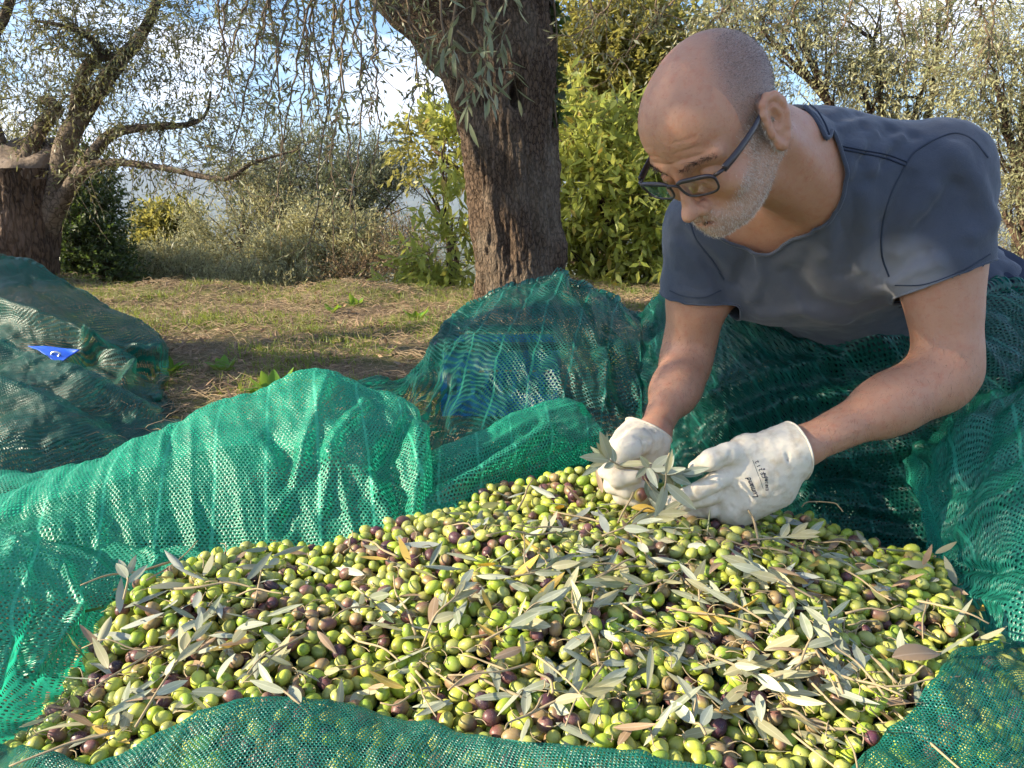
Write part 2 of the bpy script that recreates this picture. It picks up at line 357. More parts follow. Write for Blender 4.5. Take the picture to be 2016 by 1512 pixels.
# ------------------------------------------------------------------ litter on the ground
def gnear(X, Y): return gz(X, Y)
def build_litter():
    from mathutils.bvhtree import BVHTree
    g = bpy.data.objects['ground']; dg = g.data
    co = np.empty(len(dg.vertices)*3); dg.vertices.foreach_get('co', co); co = co.reshape(-1, 3)
    global GB
    fs = np.empty(len(dg.loops), dtype=np.int32); dg.loops.foreach_get('vertex_index', fs); fs = fs.reshape(-1, 4)
    fs = fs[co[fs[:, 0], 1] < 9]
    GB = BVHTree.FromPolygons([Vector(c) for c in co], fs.tolist())
    def drop(x, y):
        z = np.empty(len(x))
        for k in range(len(x)):
            h = GB.ray_cast(Vector((x[k], y[k], 3)), Vector((0, 0, -1)))
            z[k] = h[0].z if h[0] else 0
        return z
    globals()['drop'] = drop
    # dry straw: thin bent stems lying flat
    n = 21000
    y = 1.6 + 4.3*rng.uniform(0, 1, n)**.8; x = rng.uniform(-.95, .75, n)*(y*.75)
    z = drop(x, y)
    a = rng.uniform(0, math.pi, n); D = np.stack([np.cos(a), np.sin(a)*.8, rng.uniform(-.05, .25, n)], -1)
    O = np.stack([x, y, z+.004+rng.uniform(0, .02, n)], -1)
    Pt = twig_paths(O, norm(D), rng.uniform(.03, .16, n), 4, .15, .18)
    V, F = tubes_np(Pt, .0011, .0007, 3)
    mm = leaf_mat('straw', (.20, .145, .085), (.30, .22, .13), (.38, .29, .18), rough=.8, trans=.05)
    tag(link('straw', mesh_np('straw', V, F, mm)), kind='stuff')
    # dry fallen leaves
    n = 5200
    y = 1.7 + 4.2*rng.uniform(0, 1, n)**.8; x = rng.uniform(-.95, .75, n)*(y*.75); z = drop(x, y)
    a = rng.uniform(0, 2*math.pi, n); D = norm(np.stack([np.cos(a), np.sin(a), rng.uniform(-.1, .35, n)], -1))
    W = norm(np.cross(D, np.array([0, 0, 1.])+rng.normal(0, .5, (n, 3)))); Nn = np.cross(W, D)
    V, F = leaf_verts(np.stack([x, y, z+.008], -1), D, W, Nn, .055, .016, False, .5)
    mm = leaf_mat('fallen_leaf', (.16, .10, .06), (.22, .17, .12), (.30, .21, .13), rough=.7, trans=.1)
    tag(link('fallen_leaves', mesh_np('fallen_leaves', V, F, mm, smooth=False)), kind='stuff')
    # grass tufts
    n = 950; cy = 2.2 + 3.6*rng.uniform(0, 1, n); cx = rng.uniform(-.8, .6, n)*(cy*.75)
    gsel = fbm(np.stack([cx, cy, 0*cx], -1), 1.7, 2) > -.06; cx, cy = cx[gsel], cy[gsel]; n = len(cx)
    nb = 34; x = (cx[:, None] + rng.normal(0, .05, (n, nb))).ravel(); y = (cy[:, None] + rng.normal(0, .05, (n, nb))).ravel(); z = drop(x, y)
    m_ = len(x); D = norm(np.stack([rng.normal(0, .5, m_), rng.normal(0, .5, m_), np.full(m_, 1.)], -1)); W = perp(D); Nn = np.cross(W, D)
    V, F = leaf_verts(np.stack([x, y, z-.003], -1), D, W, Nn, .055, .0038, False, .6)
    mm = leaf_mat('grass', (.09, .14, .02), (.13, .18, .04), (.22, .22, .05), transcol=(.35, .42, .06))
    tag(link('grass', mesh_np('grass', V, F, mm, smooth=False)), kind='stuff')
    # broad-leaved weeds: a plant each
    spots = [(540, 770, 13, .10), (590, 765, 12, .08), (440, 715, 10, .07), (505, 768, 9, .06), (700, 600, 10, .08), (820, 625, 10, .08), (330, 725, 9, .07), (655, 610, 9, .07), (760, 690, 7, .05)]
    labs = ['bright green broad-leaved weed just behind the peak of the lit net', 'green weed right beside the larger one behind the net peak', 'small green weed in the middle of the bare ground',
            'little green weed at the left foot of the broad-leaved one', 'green weed on the rim of the terrace left of the thick trunk', 'green weed close to the foot of the thick trunk',
            'green weed beside the end of the dark net heap', 'small green weed on the terrace rim, left of the trunk weeds', 'tiny weed on the straw left of the crate']
    wm = leaf_mat('weed_leaf', (.07, .17, .015), (.11, .2, .04), (.10, .21, .02), transcol=(.35, .5, .04))
    for (px, py, k, s), lb in zip(spots, labs):
        b = PZ(px, py+8, .0); zz = drop([b[0]], [b[1]])[0]
        a = np.arange(k)*2.4; D = norm(np.stack([np.cos(a), np.sin(a), rng.uniform(.35, 1.1, k)], -1))
        up = np.tile(np.array([[0, 0, 1.]]), (k, 1)); W = norm(np.cross(D, up)); Nn = np.cross(W, D)
        O = np.array([[b[0], b[1], zz]]) + D*np.array([1, 1, .2])*.01
        V, F = leaf_verts(O, D, W, Nn, s, s*.55, True, .35)
        root = empty('weed', (b[0], b[1], zz), lb, 'weed', 'weeds on the terrace')
        put(link('foliage', mesh_np('foliage', V, F, wm)), root)
build_litter()

# ------------------------------------------------------------------ big olive trunk in the middle
def trunk_mesh(pts, radii, seg, ridge, seed, vfreq=1.0):
    V, Fs = tube(pts, 1.0, seg, cap=False)
    n = len(pts); V = V.reshape(n, seg, 3); C = pts[:, None]
    D = V - C; th = np.linspace(0, 2*math.pi, seg, endpoint=False)
    h = np.concatenate([[0], np.cumsum(np.linalg.norm(np.diff(pts, axis=0), axis=1))])
    q = np.stack([np.cos(th)[None]*np.ones((n, 1)), np.sin(th)[None]*np.ones((n, 1)), (h*1.0)[:, None]*np.ones((1, seg))], -1)
    big = fbm((q*np.array([1.2, 1.2, 1.6])).reshape(-1, 3), 1, 3, seed).reshape(n, seg)
    med = fbm((q*np.array([3.2, 3.2, 2.2])).reshape(-1, 3), 1, 4, seed+9).reshape(n, seg)
    fin = fbm((q*np.array([13, 13, 9.])).reshape(-1, 3), 1, 3, seed+5).reshape(n, seg)
    r = np.asarray(radii)[:, None]*(1 + .13*big + .05*med) + ridge*(fin - np.abs(med)*1.2)
    return (C + D*r[..., None]), Fs[0]
def build_centre_tree():
    Y = 4.3
    rows = [(690, 1022, 230), (640, 1020, 200), (610, 1021, 188), (560, 1021, 184), (500, 1020, 184), (400, 1012, 186), (300, 1003, 196), (200, 993, 212), (120, 982, 232), (50, 960, 270), (-20, 935, 330)]
    pts = np.array([P(cx, py, Y) for py, cx, w_ in rows]); rad = np.array([w_/2/FPX*Y*.92 for *_, w_ in rows])
    pts[0, 2] = -.15; 
    pr = catmull(np.hstack([pts, rad[:, None]]), 230)
    G, F = trunk_mesh(pr[:, :3], pr[:, 3], 300, .016, 2.0)
    # bulge low on the right side and the dark hollow
    kn = P(1112, 490, Y-.05); hole = P(1018, 186, Y-.27)
    d = np.linalg.norm(G-kn, axis=-1); cen = pr[:, None, :3]; dirn = norm(G-cen)
    G = G + dirn*(.03*np.exp(-(d/.09)**2))[..., None]
    dd = (G-hole)/np.array([.032, .3, .06]); hh = np.exp(-(dd**2).sum(-1)**1.5)*(G[..., 1] < Y)
    rim = np.exp(-((np.sqrt((dd**2).sum(-1))-1.25)/.3)**2)*(G[..., 1] < Y)
    G = G - dirn*(.15*hh)[..., None] + dirn*(.012*rim)[..., None]
    # long seam down the front: lit sapwood ridge
    mb = MB(); mb.add(G.reshape(-1, 3), F)
    # two limbs above the frame
    for q in ([(900, -10, Y, .19), (800, -60, Y-.05, .17), (730, -150, Y-.15, .15), (640, -330, Y-.2, .11), (500, -520, Y-.5, .06)],
              [(1010, 20, Y, .20), (1010, -100, Y+.1, .18), (1050, -280, Y+.1, .14), (1150, -480, Y, .08)],
              [(835, 40, Y-.02, .12), (785, -5, Y-.05, .12), (720, -80, Y-.05, .10), (600, -200, Y-.1, .07)]):
        a = np.array([np.append(P(x, y, yy), r) for x, y, yy, r in q]); a = catmull(a, 40)
        g, f = trunk_mesh(a[:, :3], a[:, 3], 60, .010, 5.0); mb.add(g.reshape(-1, 3), f)
    root = empty('olive_tree', (pts[1][0], Y, 0), 'old olive tree with a thick furrowed trunk in the middle, a dark hollow in it', 'tree')
    put(link('trunk', mb.mesh('trunk', M['bark'])), root)
    # hanging leafy branches, drawn as paths from above the frame
    paths = []
    for x0, x1, y1, Yd, in [(560, 452, 330, 3.0), (520, 430, 200, 3.1), (600, 520, 250, 2.9), (640, 540, 430, 3.2), (690, 610, 500, 3.1), (705, 640, 330, 2.7), (720, 690, 420, 2.9), (750, 745, 300, 2.8),
                            (770, 700, 170, 3.0), (640, 590, 330, 3.3), (560, 490, 120, 3.0), (600, 640, 270, 3.3), (620, 655, 520, 3.4), (690, 730, 250, 3.1), (820, 800, 260, 3.1), (850, 830, 190, 3.3), (480, 400, 150, 3.2), (430, 470, 240, 3.3), (540, 560, 330, 3.1), (660, 700, 480, 3.1), (590, 620, 200, 2.9), (735, 850, 110, 3.1)]:
        top = P(x0, -120, Yd); bot = P(x1, y1, Yd-.1)
        paths.append([top, P(x0*.75+x1*.25-12, -30+y1*.15, Yd), P(x0*.35+x1*.65+rng.uniform(-14, 14), y1*.55, Yd-.05), bot])
    for x0, x1, y1, Yd in [(1250, 1130, 90, 3.3), (1400, 1210, 130, 3.2), (1150, 1180, 60, 3.4), (1600, 1540, 60, 3.0), (1750, 1790, 160, 3.0), (1900, 1960, 110, 2.8), (1850, 1880, 60, 2.9), (1700, 1640, 110, 3.1), (1980, 1930, 200, 3.1), (1300, 1290, 60, 3.2), (1480, 1400, 45, 3.1)]:
        paths.append([P(x0, -120, Yd), P(x0*.7+x1*.3, -20, Yd), P(x0*.3+x1*.7, y1*.5, Yd), P(x1, y1, Yd)])
    mbl, mbt = MB(), MB()
    for q in paths:
        c = catmull(q, 24); c += rng.normal(0, .006, c.shape); mbt.add(*tube(c, np.linspace(.006, .0018, 24), 5))
        n = 20; i = rng.integers(3, 23, n); O = c[i]; T = norm(c[i]-c[i-1])
        D = norm(T*.35 + rng.normal(0, .75, (n, 3)))
        Pt = twig_paths(O, D, rng.uniform(.04, .20, n), 5, .15, .3)
        mbt.add(*tubes_np(Pt, .0016, .0008, 3))
        mbl.add(*leaves_on(Pt, 6, .040, .0095, .8, near=False, curl=.3))
    # the pale sprigs that hang in front of the trunk
    m2 = MB()
    for q in ([(905, -40, 2.2), (890, 60, 2.2), (893, 110, 2.2), (915, 150, 2.2), (950, 165, 2.2), (958, 120, 2.2)], [(870, -60, 2.25), (868, 30, 2.25), (880, 90, 2.25), (900, 140, 2.2), (893, 205, 2.2)],
              [(985, -60, 2.2), (960, 10, 2.2), (985, 50, 2.2), (1005, 40, 2.2), (975, 105, 2.2), (950, 160, 2.2)], [(940, -60, 2.1), (930, 10, 2.15), (960, -10, 2.2), (1010, -40, 2.2)],
              [(900, 60, 2.2), (935, 90, 2.2), (960, 125, 2.2), (975, 135, 2.2), (1015, 135, 2.2)]):
        c = catmull([P(*s) for s in q], 30); mbt.add(*tube(c, np.linspace(.004, .0016, 30), 5))
        n = 4; i = rng.integers(6, 29, n); D = norm(rng.normal(0, .6, (n, 3))+np.array([0, -.2, -.5]))
        Pt = twig_paths(c[i], D, rng.uniform(.05, .11, n), 5, .3, .2); mbt.add(*tubes_np(Pt, .0014, .0008, 3)); m2.add(*leaves_on(Pt, 5, .062, .014, .5, near=True, curl=.3))
    # crown mass above and around, mostly over the frame
    cl = [(P(1000, -500, 4.2), (1.7, 1.3, .8), 3), (P(500, -400, 3.8), (.9, .8, .6), 1), (P(1400, -430, 3.6), (.9, .9, .55), 1)]
    crown(mbl, None, cl, 1600, .3, 12, .055, .012, .5, up=0)
    put(link('crown', mbl.mesh('crown', M['olive_leaf'], smooth=False)), root)
    put(link('hanging_sprig', m2.mesh('hanging_sprig', M['grey_leaf'])), root)
    put(link('branch', mbt.mesh('branch', M['twig'])), root)
    # ivy creeping on the right edge of the trunk
    n = 150; py = rng.uniform(-10, 250, n); pxx = 1092 + rng.normal(0, 9, n); O = np.array([P(a, b, Y-.02) for a, b in zip(pxx, py)])
    D = norm(rng.normal(0, 1, (n, 3))+np.array([.6, -.6, -.3])); W = perp(D); Nn = np.cross(W, D)
    V, F = leaf_verts(O, D, W, Nn, .06, .035, False, .2)
    iv = empty('ivy', P(1095, 260, Y), 'dark ivy creeping up the right edge of the thick trunk', 'ivy')
    put(link('leaves', mesh_np('leaves', V, F, M['dark_leaf'], smooth=False)), iv)
    c = catmull([P(1098, 260, Y-.04), P(1090, 180, Y-.05), P(1096, 80, Y-.05), P(1088, -20, Y-.05)], 20); V, F = tube(c, .006, 6)
    put(link('stem', mesh_np('stem', V, F, M['twig'])), iv)
build_centre_tree()

# ------------------------------------------------------------------ pollarded olive on the left
def build_left_tree():
    Y = 5.6
    mb = MB()
    rows = [(640, 48, 175), (560, 50, 150), (480, 48, 150), (420, 50, 146), (370, 46, 160), (335, 40, 178)]
    a = catmull(np.array([np.append(P(x-4, y, Y), w_/2/FPX*Y*.86) for y, x, w_ in rows]), 110)
    G, F = trunk_mesh(a[:, :3], a[:, 3], 160, .014, 7.0)
    mb.add(G.reshape(-1, 3), F)
    limb = []
    def lb(q, seg=40):
        b = catmull(np.array([np.append(P(x, y, yy), r*yy/FPX) for x, y, yy, r in q]), seg)
        g, f = trunk_mesh(b[:, :3], b[:, 3], 24, .004, 3.0); limb.append((g.reshape(-1, 3), f)); return b[:, :3]
    tips = []
    tips.append(lb([(84, 470, Y, 22), (108, 400, Y-.03, 24), (122, 335, Y-.05, 23), (135, 270, Y-.1, 20), (160, 230, Y-.1, 17), (190, 185, Y-.1, 15), (235, 120, Y-.1, 13), (275, 75, Y, 10), (310, 0, Y, 8), (330, -90, Y, 5)]))
    tips.append(lb([(150, 245, Y-.1, 15), (155, 180, Y-.15, 12), (175, 130, Y-.2, 11), (205, 108, Y-.2, 10), (240, 122, Y-.2, 8)]))
    tips.append(lb([(86, 450, Y-.02, 18), (122, 395, Y-.08, 17), (150, 350, Y-.15, 14), (185, 300, Y-.2, 12), (225, 262, Y-.2, 10), (300, 250, Y-.25, 7), (370, 245, Y-.25, 5), (405, 225, Y-.25, 3), (415, 180, Y-.3, 2)]))
    tips.append(lb([(150, 352, Y-.15, 9), (180, 325, Y-.25, 8), (240, 320, Y-.35, 7), (330, 332, Y-.45, 6), (440, 352, Y-.55, 5), (500, 320, Y-.6, 3), (590, 295, Y-.6, 2)]))
    tips.append(lb([(50, 345, Y+.05, 22), (65, 290, Y+.05, 17), (85, 245, Y, 14), (112, 215, Y, 12), (88, 198, Y, 9), (76, 200, Y, 5)]))
    tips.append(lb([(20, 350, Y+.1, 26), (-20, 250, Y+.1, 20), (-40, 120, Y, 14), (10, 30, Y, 9), (40, -80, Y, 6)]))
    tips.append(lb([(205, 108, Y-.2, 8), (170, 70, Y-.3, 6), (120, 50, Y-.4, 4), (60, 40, Y-.4, 2)]))
    root = empty('olive_tree', (a[2][0], Y, 0), 'pollarded olive tree at the left edge with a sawn trunk top and long limbs', 'tree')
    put(link('trunk', mb.mesh('trunk', M['bark_far'])), root)
    m2 = MB()
    for v, f in limb:
        mq = MB(); mq.add(v, f); put(link('limb', mq.mesh('limb', M['bark_limb'])), root)
    # sawn face on top of the trunk
    cx = P(50, 336, Y); th = np.linspace(0, 2*math.pi, 48, endpoint=False)
    rr = .235*(1+.06*np.sin(3*th)+.04*np.sin(7*th)); ring = []
    for k, (s, dz) in enumerate([(1.0, -.06), (1.04, .0), (.97, .035), (.6, .05), (.12, .03)]):
        ring.append(np.stack([cx[0]+rr*s*np.cos(th), cx[1]+rr*s*np.sin(th)*.9, cx[2]+dz + (k > 0)*.50*rr*s*(np.sin(th)+.9/max(s, .3)*.9) + .004*np.sin(9*th)*s], -1))
    V = np.concatenate(ring+[cx[None]+[[0, 0, .155]]]); F = []
    for k in range(4):
        for j in range(48): F.append([k*48+j, k*48+(j+1) % 48, (k+1)*48+(j+1) % 48, (k+1)*48+j])
    T3 = [[4*48+j, 4*48+(j+1) % 48, 5*48] for j in range(48)]
    sm, ntr = mat('sawn_wood'); n = N(ntr); tco = n('TexCoord').outputs['Object']
    wv = n.noise(9, 5, tco, .6); c = n.mix(wv, (.06, .045, .035), (.26, .195, .145)); n.end(n('BsdfPrincipled', ins={'Base Color': c, 'Roughness': .9, 'Normal': n.bump(wv, .8, .03)}).outputs[0])
    put(link('sawn_face', mesh_np('sawn_face', V, [np.array(F), np.array(T3)], sm)), root)
    mbl = MB(); mt = MB()
    # twigs from the limbs
    for t in tips:
        n = 70; i = rng.integers(8, len(t)-1, n); D = norm(rng.normal(0, .7, (n, 3))+np.array([0, 0, .1]))
        Pt = twig_paths(t[i], D, rng.uniform(.12, .5, n), 6, .4, .2); mt.add(*tubes_np(Pt, .003, .001, 3)); mbl.add(*leaves_on(Pt, 12, .048, .012, .8, near=False, curl=.3))
    def c_(x, y, yy, rx, ry, wt): s = yy/FPX; return (P(x, y, yy), (rx*s, rx*s*.8, ry*s), wt)
    cl = [c_(60, 60, Y, 150, 110, 3.2), c_(200, 20, Y-.2, 150, 90, 2.6), c_(330, 60, Y-.3, 120, 100, 2.0), c_(380, 160, Y-.3, 110, 70, 1.4), c_(250, 200, Y-.2, 110, 60, 1.0), c_(60, 200, Y+.3, 110, 80, 1.6), c_(430, 20, Y-.2, 110, 90, 1.5),
          c_(300, 290, Y-.3, 110, 35, .5), c_(420, 330, Y-.5, 100, 60, .9), c_(520, 300, Y-.5, 90, 50, .7), c_(-60, 0, Y-.5, 160, 160, 2), c_(200, -160, Y, 320, 130, 3)]
    crown(mbl, mt, cl, 2500, .28, 12, .046, .0115, .2, up=.35, gapsc=2.2)
    put(link('crown', mbl.mesh('crown', M['olive_leaf'], smooth=False)), root)
    for v, f in [(np.concatenate(mt.V), np.concatenate(mt.F[4]))]: m2.add(v, f)
    put(link('branch', m2.mesh('branch', M['bark_limb'])), root)
build_left_tree()

# ------------------------------------------------------------------ the trees behind
def C_(x, y, yy, rx, ry, wt=None):
    s = yy/FPX; return (P(x, y, yy), (rx*s, rx*s*.8, ry*s), wt if wt else rx*ry/5000)
def bg_tree(name, label, cat, group, lm, clumps, n, root_px, Y, r0, kw, lk=4, stem_pts=None):
    def fill(mbl, mbt):
        zb = float(gz(root_px[0], Y)); x0 = P(root_px[0], root_px[1], Y)[0]; zb = float(gz(x0, Y)) - .1
        low = P(root_px[0], root_px[1], Y)
        base = np.array([x0+.05, Y, min(zb, low[2]-.2)])
        pts = catmull([base, (base+low)/2+rng.normal(0, .04, 3), low], 12); mbt.add(*tube(pts, np.linspace(r0*1.3, r0, 12), 8))
        limbs(mbt, clumps, low, r0*.7, lk)
        crown(mbl, mbt, clumps, n, **kw)
    x0 = P(root_px[0], root_px[1], Y)[0]
    return tree(name, (x0, Y, float(gz(x0, Y))), label, cat, group, lm, M['bark_far'], fill)
OL = dict(tl=.34, nl=13, LL=.062, LW=.015, droop=.15, up=.9, gapsc=2.6)
g1 = 'olive trees beyond the terrace'
bg_tree('olive_tree', 'silvery olive tree beyond the terrace, tall spiky top left of the thick trunk', 'tree', g1, M['grey_leaf'],
        [C_(600, 400, 9.5, 90, 110), C_(560, 350, 9.5, 50, 70), C_(700, 370, 9.8, 80, 90), C_(650, 320, 9.6, 55, 60), C_(690, 400, 9.2, 60, 60), C_(520, 430, 9.2, 60, 60), C_(760, 430, 9.6, 80, 100), C_(750, 340, 9.6, 55, 60)], 3600, (660, 520), 9.6, .10, OL)
bg_tree('olive_tree', 'pale sunlit olive tree beyond the terrace, between the dark oak and the spiky grey tops', 'tree', g1, M['silver_leaf'],
        [C_(470, 470, 9, 90, 80), C_(480, 400, 9, 40, 55), C_(540, 460, 8.8, 60, 70), C_(430, 550, 8.6, 70, 50)], 2000, (470, 560), 9, .08, OL)
bg_tree('olive_tree', 'low silvery olive tree along the rim of the terrace, left of the trunk', 'tree', g1, M['silver_leaf'],
        [C_(640, 520, 8, 110, 80), C_(560, 545, 8, 80, 60), C_(740, 540, 8, 90, 60), C_(640, 460, 8, 50, 55)], 2300, (640, 570), 8, .07, OL)
bg_tree('silver_shrub', 'silvery grey shrub at the rim of the terrace, right of the left trunk', 'shrub', None, M['silver_leaf'],
        [C_(300, 560, 7.6, 90, 50), C_(380, 575, 7.6, 80, 45), C_(240, 585, 7.4, 60, 40), C_(340, 530, 7.8, 60, 35), C_(470, 585, 7.4, 70, 40), C_(570, 590, 7.4, 70, 35)], 2600, (330, 610), 7.6, .03, dict(tl=.22, nl=13, LL=.045, LW=.014, droop=.05, up=1.2))
bg_tree('yellow_tree', 'small yellow-green tree further down the slope, in front of the blue hills', 'tree', None, M['yellow_leaf'],
        [C_(330, 470, 12, 50, 40), C_(310, 450, 12, 25, 25), C_(360, 450, 12, 30, 30), C_(345, 500, 12, 55, 30)], 1000, (335, 520), 12, .08, dict(tl=.3, nl=12, LL=.09, LW=.05, droop=.1, up=.8))
bg_tree('holm_oak', 'dark green bushy evergreen oak just right of the left trunk', 'tree', None, M['dark_leaf'],
        [C_(170, 430, 7.2, 65, 70), C_(150, 350, 7.2, 60, 50), C_(180, 520, 7, 60, 60), C_(140, 480, 7, 60, 80), C_(210, 560, 7, 50, 50)], 1700, (150, 560), 7.2, .09, dict(tl=.22, nl=12, LL=.05, LW=.024, droop=.1, up=.5), 5)
bg_tree('olive_tree', 'grey-green olive foliage low behind the left trunk at the edge of the picture', 'tree', g1, M['silver_leaf'],
        [C_(-20, 440, 8, 60, 100), C_(-10, 330, 8, 70, 80)], 500, (-20, 560), 8, .08, OL)
# chestnut: long leaves in hanging fans
CH = dict(tl=.42, nl=11, LL=.13, LW=.040, droop=.45, up=.25, ang=.85, gapsc=2.4)
bg_tree('chestnut_tree', 'sunlit bright green chestnut tree with long toothed leaves right of the thick trunk', 'tree', 'chestnut trees', M['chestnut_leaf'],
        [C_(1180, 400, 6.2, 110, 90), C_(1270, 330, 6.3, 90, 100), C_(1150, 280, 6.3, 70, 70), C_(1230, 500, 6.1, 110, 80), C_(1140, 520, 6.1, 60, 60), C_(1320, 480, 6.2, 80, 110), C_(1280, 580, 6, 70, 40), C_(1200, 580, 6, 80, 35)], 1500, (1230, 590), 6.2, .05, CH, 5)
bg_tree('chestnut_tree', 'bright green chestnut branches with long drooping leaves left of the thick trunk', 'tree', 'chestnut trees', M['chestnut_leaf'],
        [C_(870, 300, 6.4, 50, 60), C_(840, 370, 6.3, 45, 60), C_(890, 430, 6.2, 45, 50), C_(880, 510, 6.1, 50, 40), C_(800, 560, 5.9, 60, 30), C_(860, 590, 5.9, 60, 22)], 620, (900, 600), 6.3, .035, CH, 4)
bg_tree('yellow_oak', 'tall tree turning yellow behind the chestnut, right of the thick trunk', 'tree', None, M['yellow_leaf'],
        [C_(1160, 130, 8.5, 90, 100), C_(1250, 180, 8.5, 90, 90), C_(1180, 230, 8.4, 80, 70), C_(1230, 70, 8.6, 80, 70), C_(1320, 110, 8.6, 70, 80), C_(850, 290, 8.6, 50, 40)], 2100, (1200, 560), 8.5, .10, dict(tl=.34, nl=13, LL=.085, LW=.040, droop=.2, up=.4), 6)
bg_tree('olive_tree', 'tall olive tree with thin bare limbs showing sky, behind the top of his back', 'tree', g1, M['silver_leaf'],
        [C_(1720, 80, 7.5, 110, 100), C_(1600, 130, 7.5, 80, 80), C_(1830, 130, 7.4, 100, 90), C_(1700, 180, 7.4, 120, 50), C_(1500, 60, 7.6, 90, 80), C_(1420, 40, 7.6, 80, 60), C_(1560, 30, 7.5, 100, 60), C_(1850, 30, 7.5, 110, 60)], 3000, (1760, 420), 7.5, .07, dict(tl=.36, nl=13, LL=.06, LW=.015, droop=.4, up=.2, gapsc=2.2), 9)
bg_tree('olive_tree', 'olive tree with dense silvery foliage at the right edge of the picture', 'tree', g1, M['silver_leaf'],
        [C_(1960, 160, 6.6, 90, 90), C_(1990, 280, 6.6, 80, 80), C_(2040, 60, 6.6, 110, 90), C_(1980, 430, 6.6, 60, 60), C_(2050, 350, 6.6, 80, 120)], 1700, (2030, 520), 6.6, .09, dict(tl=.32, nl=13, LL=.058, LW=.014, droop=.35, up=.2, gapsc=2.0), 5)
bg_tree('dry_shrub', 'dry reddish brush behind his shoulder at the right edge', 'shrub', None, M['brush_leaf'],
        [C_(1990, 380, 7.6, 50, 60), C_(2010, 450, 7.6, 50, 60)], 420, (2000, 520), 7.6, .03, dict(tl=.25, nl=9, LL=.04, LW=.012, droop=.2, up=.4), 8)
bg_tree('dry_shrub', 'tangle of bare brown brushwood under the olives, left of the thick trunk', 'shrub', None, M['brush_leaf'],
        [C_(800, 500, 7, 60, 60), C_(700, 560, 7, 60, 40), C_(850, 560, 6.8, 50, 40)], 700, (800, 590), 7, .03, dict(tl=.28, nl=5, LL=.035, LW=.009, droop=.2, up=.5), 12)
# an unseen olive added outside the frame on the left, whose crown shades the picker
def shade(mbl, mbt):
    base = np.array([-4.6, 2.7, -.1]); low = np.array([-4.4, 2.6, 1.2])
    mbt.add(*tube(catmull([base, (base+low)/2+[.1, 0, 0], low], 12), np.linspace(.26, .2, 12), 16))
    cl = [((-2.75, .62, 2.22), (.5, .42, .42), 2.2), ((-3.6, 1.0, 2.75), (.7, .6, .5), 1.6), ((-4.1, 3.6, 3.45), (.7, .75, .6), 1.4), ((-4.3, 2.2, 3.0), (.8, .7, .5), 1.0)]
    limbs(mbt, cl, low, .09, 5); crown(mbl, mbt, cl, 2300, .32, 13, .06, .015, .4, up=.2)
tree('olive_tree', (-4.6, 2.7, 0), 'unseen olive tree added outside the left edge of the picture to shade the picker', 'tree', None, M['olive_leaf'], M['bark_far'], shade)
haze()
# ------------------------------------------------------------------ nets
def net_mat(name, base, light, trans, pitch=.0068, cover=.56, stripe=True, tw=.35, dense=0):
    m, ntr = mat(name); n = N(ntr)
    uv = n('UVMap').outputs[0]
    wob = n.noise(9.0, 3, uv, out='Color')
    vm = n('VectorMath', operation='MULTIPLY_ADD'); n.set(vm, 0, wob); vm.inputs[1].default_value = (.012, .012, 0); n.set(vm, 2, uv)
    s = n('SeparateXYZ'); n.set(s, 0, vm.outputs[0])
    u = n.math('DIVIDE', s.outputs[0], pitch); v = n.math('DIVIDE', s.outputs[1], pitch*.74)
    row = n.math('FLOOR', v); odd = n.math('MULTIPLY', n.math('FLOORED_MODULO', row, 2.0), .5)
    fu = n.math('SUBTRACT', n.math('FRACT', n.math('ADD', u, odd)), .5); fv = n.math('SUBTRACT', n.math('FRACT', v), .5)
    d = n.math('SQRT', n.math('ADD', n.math('POWER', n.math('MULTIPLY', fu, 1.0), 2.0), n.math('POWER', n.math('MULTIPLY', fv, .85), 2.0)))
    irr = n.noise(160.0, 2, uv); big = n.noise(6.0, 3, uv)
    thr = n.math('ADD', n.math('MULTIPLY', irr, .16), n.math('ADD', n.math('MULTIPLY', big, .10), (1-cover)*.62-.13))
    if dense:      # the net lies doubled and trebled across his lap
        ox = n('SeparateXYZ'); n.set(ox, 0, n('TexCoord').outputs['Object']); mr = n('MapRange', ins={1: .12, 2: .34, 3: 0.0, 4: dense}); n.set(mr, 0, ox.outputs[0]); thr = n.math('SUBTRACT', thr, mr.outputs[0])
    hole = n.math('LESS_THAN', d, thr)
    if stripe:     # doubled chain threads run down the net at intervals
        st = n.math('FRACT', n.math('DIVIDE', s.outputs[0], .085)); ch = n.math('LESS_THAN', st, .055)
        hole = n.math('MULTIPLY', hole, n.math('SUBTRACT', 1.0, n.math('MULTIPLY', ch, .85)))
    rr = n.noise(420.0, 1, uv)
    col = n.mix(n.ramp(rr, [(.40, (0, 0, 0)), (.68, (1, 1, 1))]), base, light)
    if stripe: col = n.mix(n.math('MULTIPLY', ch, .5), col, tuple(min(1, x*1.5) for x in light))
    hgt = n.math('MULTIPLY', d, 1.0)
    bm_ = n.bump(n.math('ADD', hgt, n.math('MULTIPLY', rr, .6)), .8, .0022)
    b = n('BsdfPrincipled', ins={'Base Color': col, 'Roughness': .36, 'Specular IOR Level': .6, 'Normal': bm_})
    tr = n('BsdfTranslucent', ins={'Color': trans})
    m1 = n('MixShader', ins={0: tw}); ntr.links.new(b.outputs[0], m1.inputs[1]); ntr.links.new(tr.outputs[0], m1.inputs[2])
    tp = n('BsdfTransparent'); m2 = n('MixShader'); n.set(m2, 0, hole); ntr.links.new(m1.outputs[0], m2.inputs[1]); ntr.links.new(tp.outputs[0], m2.inputs[2])
    n.end(m2.outputs[0]); return m
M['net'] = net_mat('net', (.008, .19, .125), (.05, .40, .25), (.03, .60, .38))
M['net_shaded'] = net_mat('net_shaded', (.002, .052, .042), (.016, .17, .125), (.008, .20, .145), pitch=.0088, cover=.50, dense=.05)  # darker copy of the same net, shade of the back folds in its colour

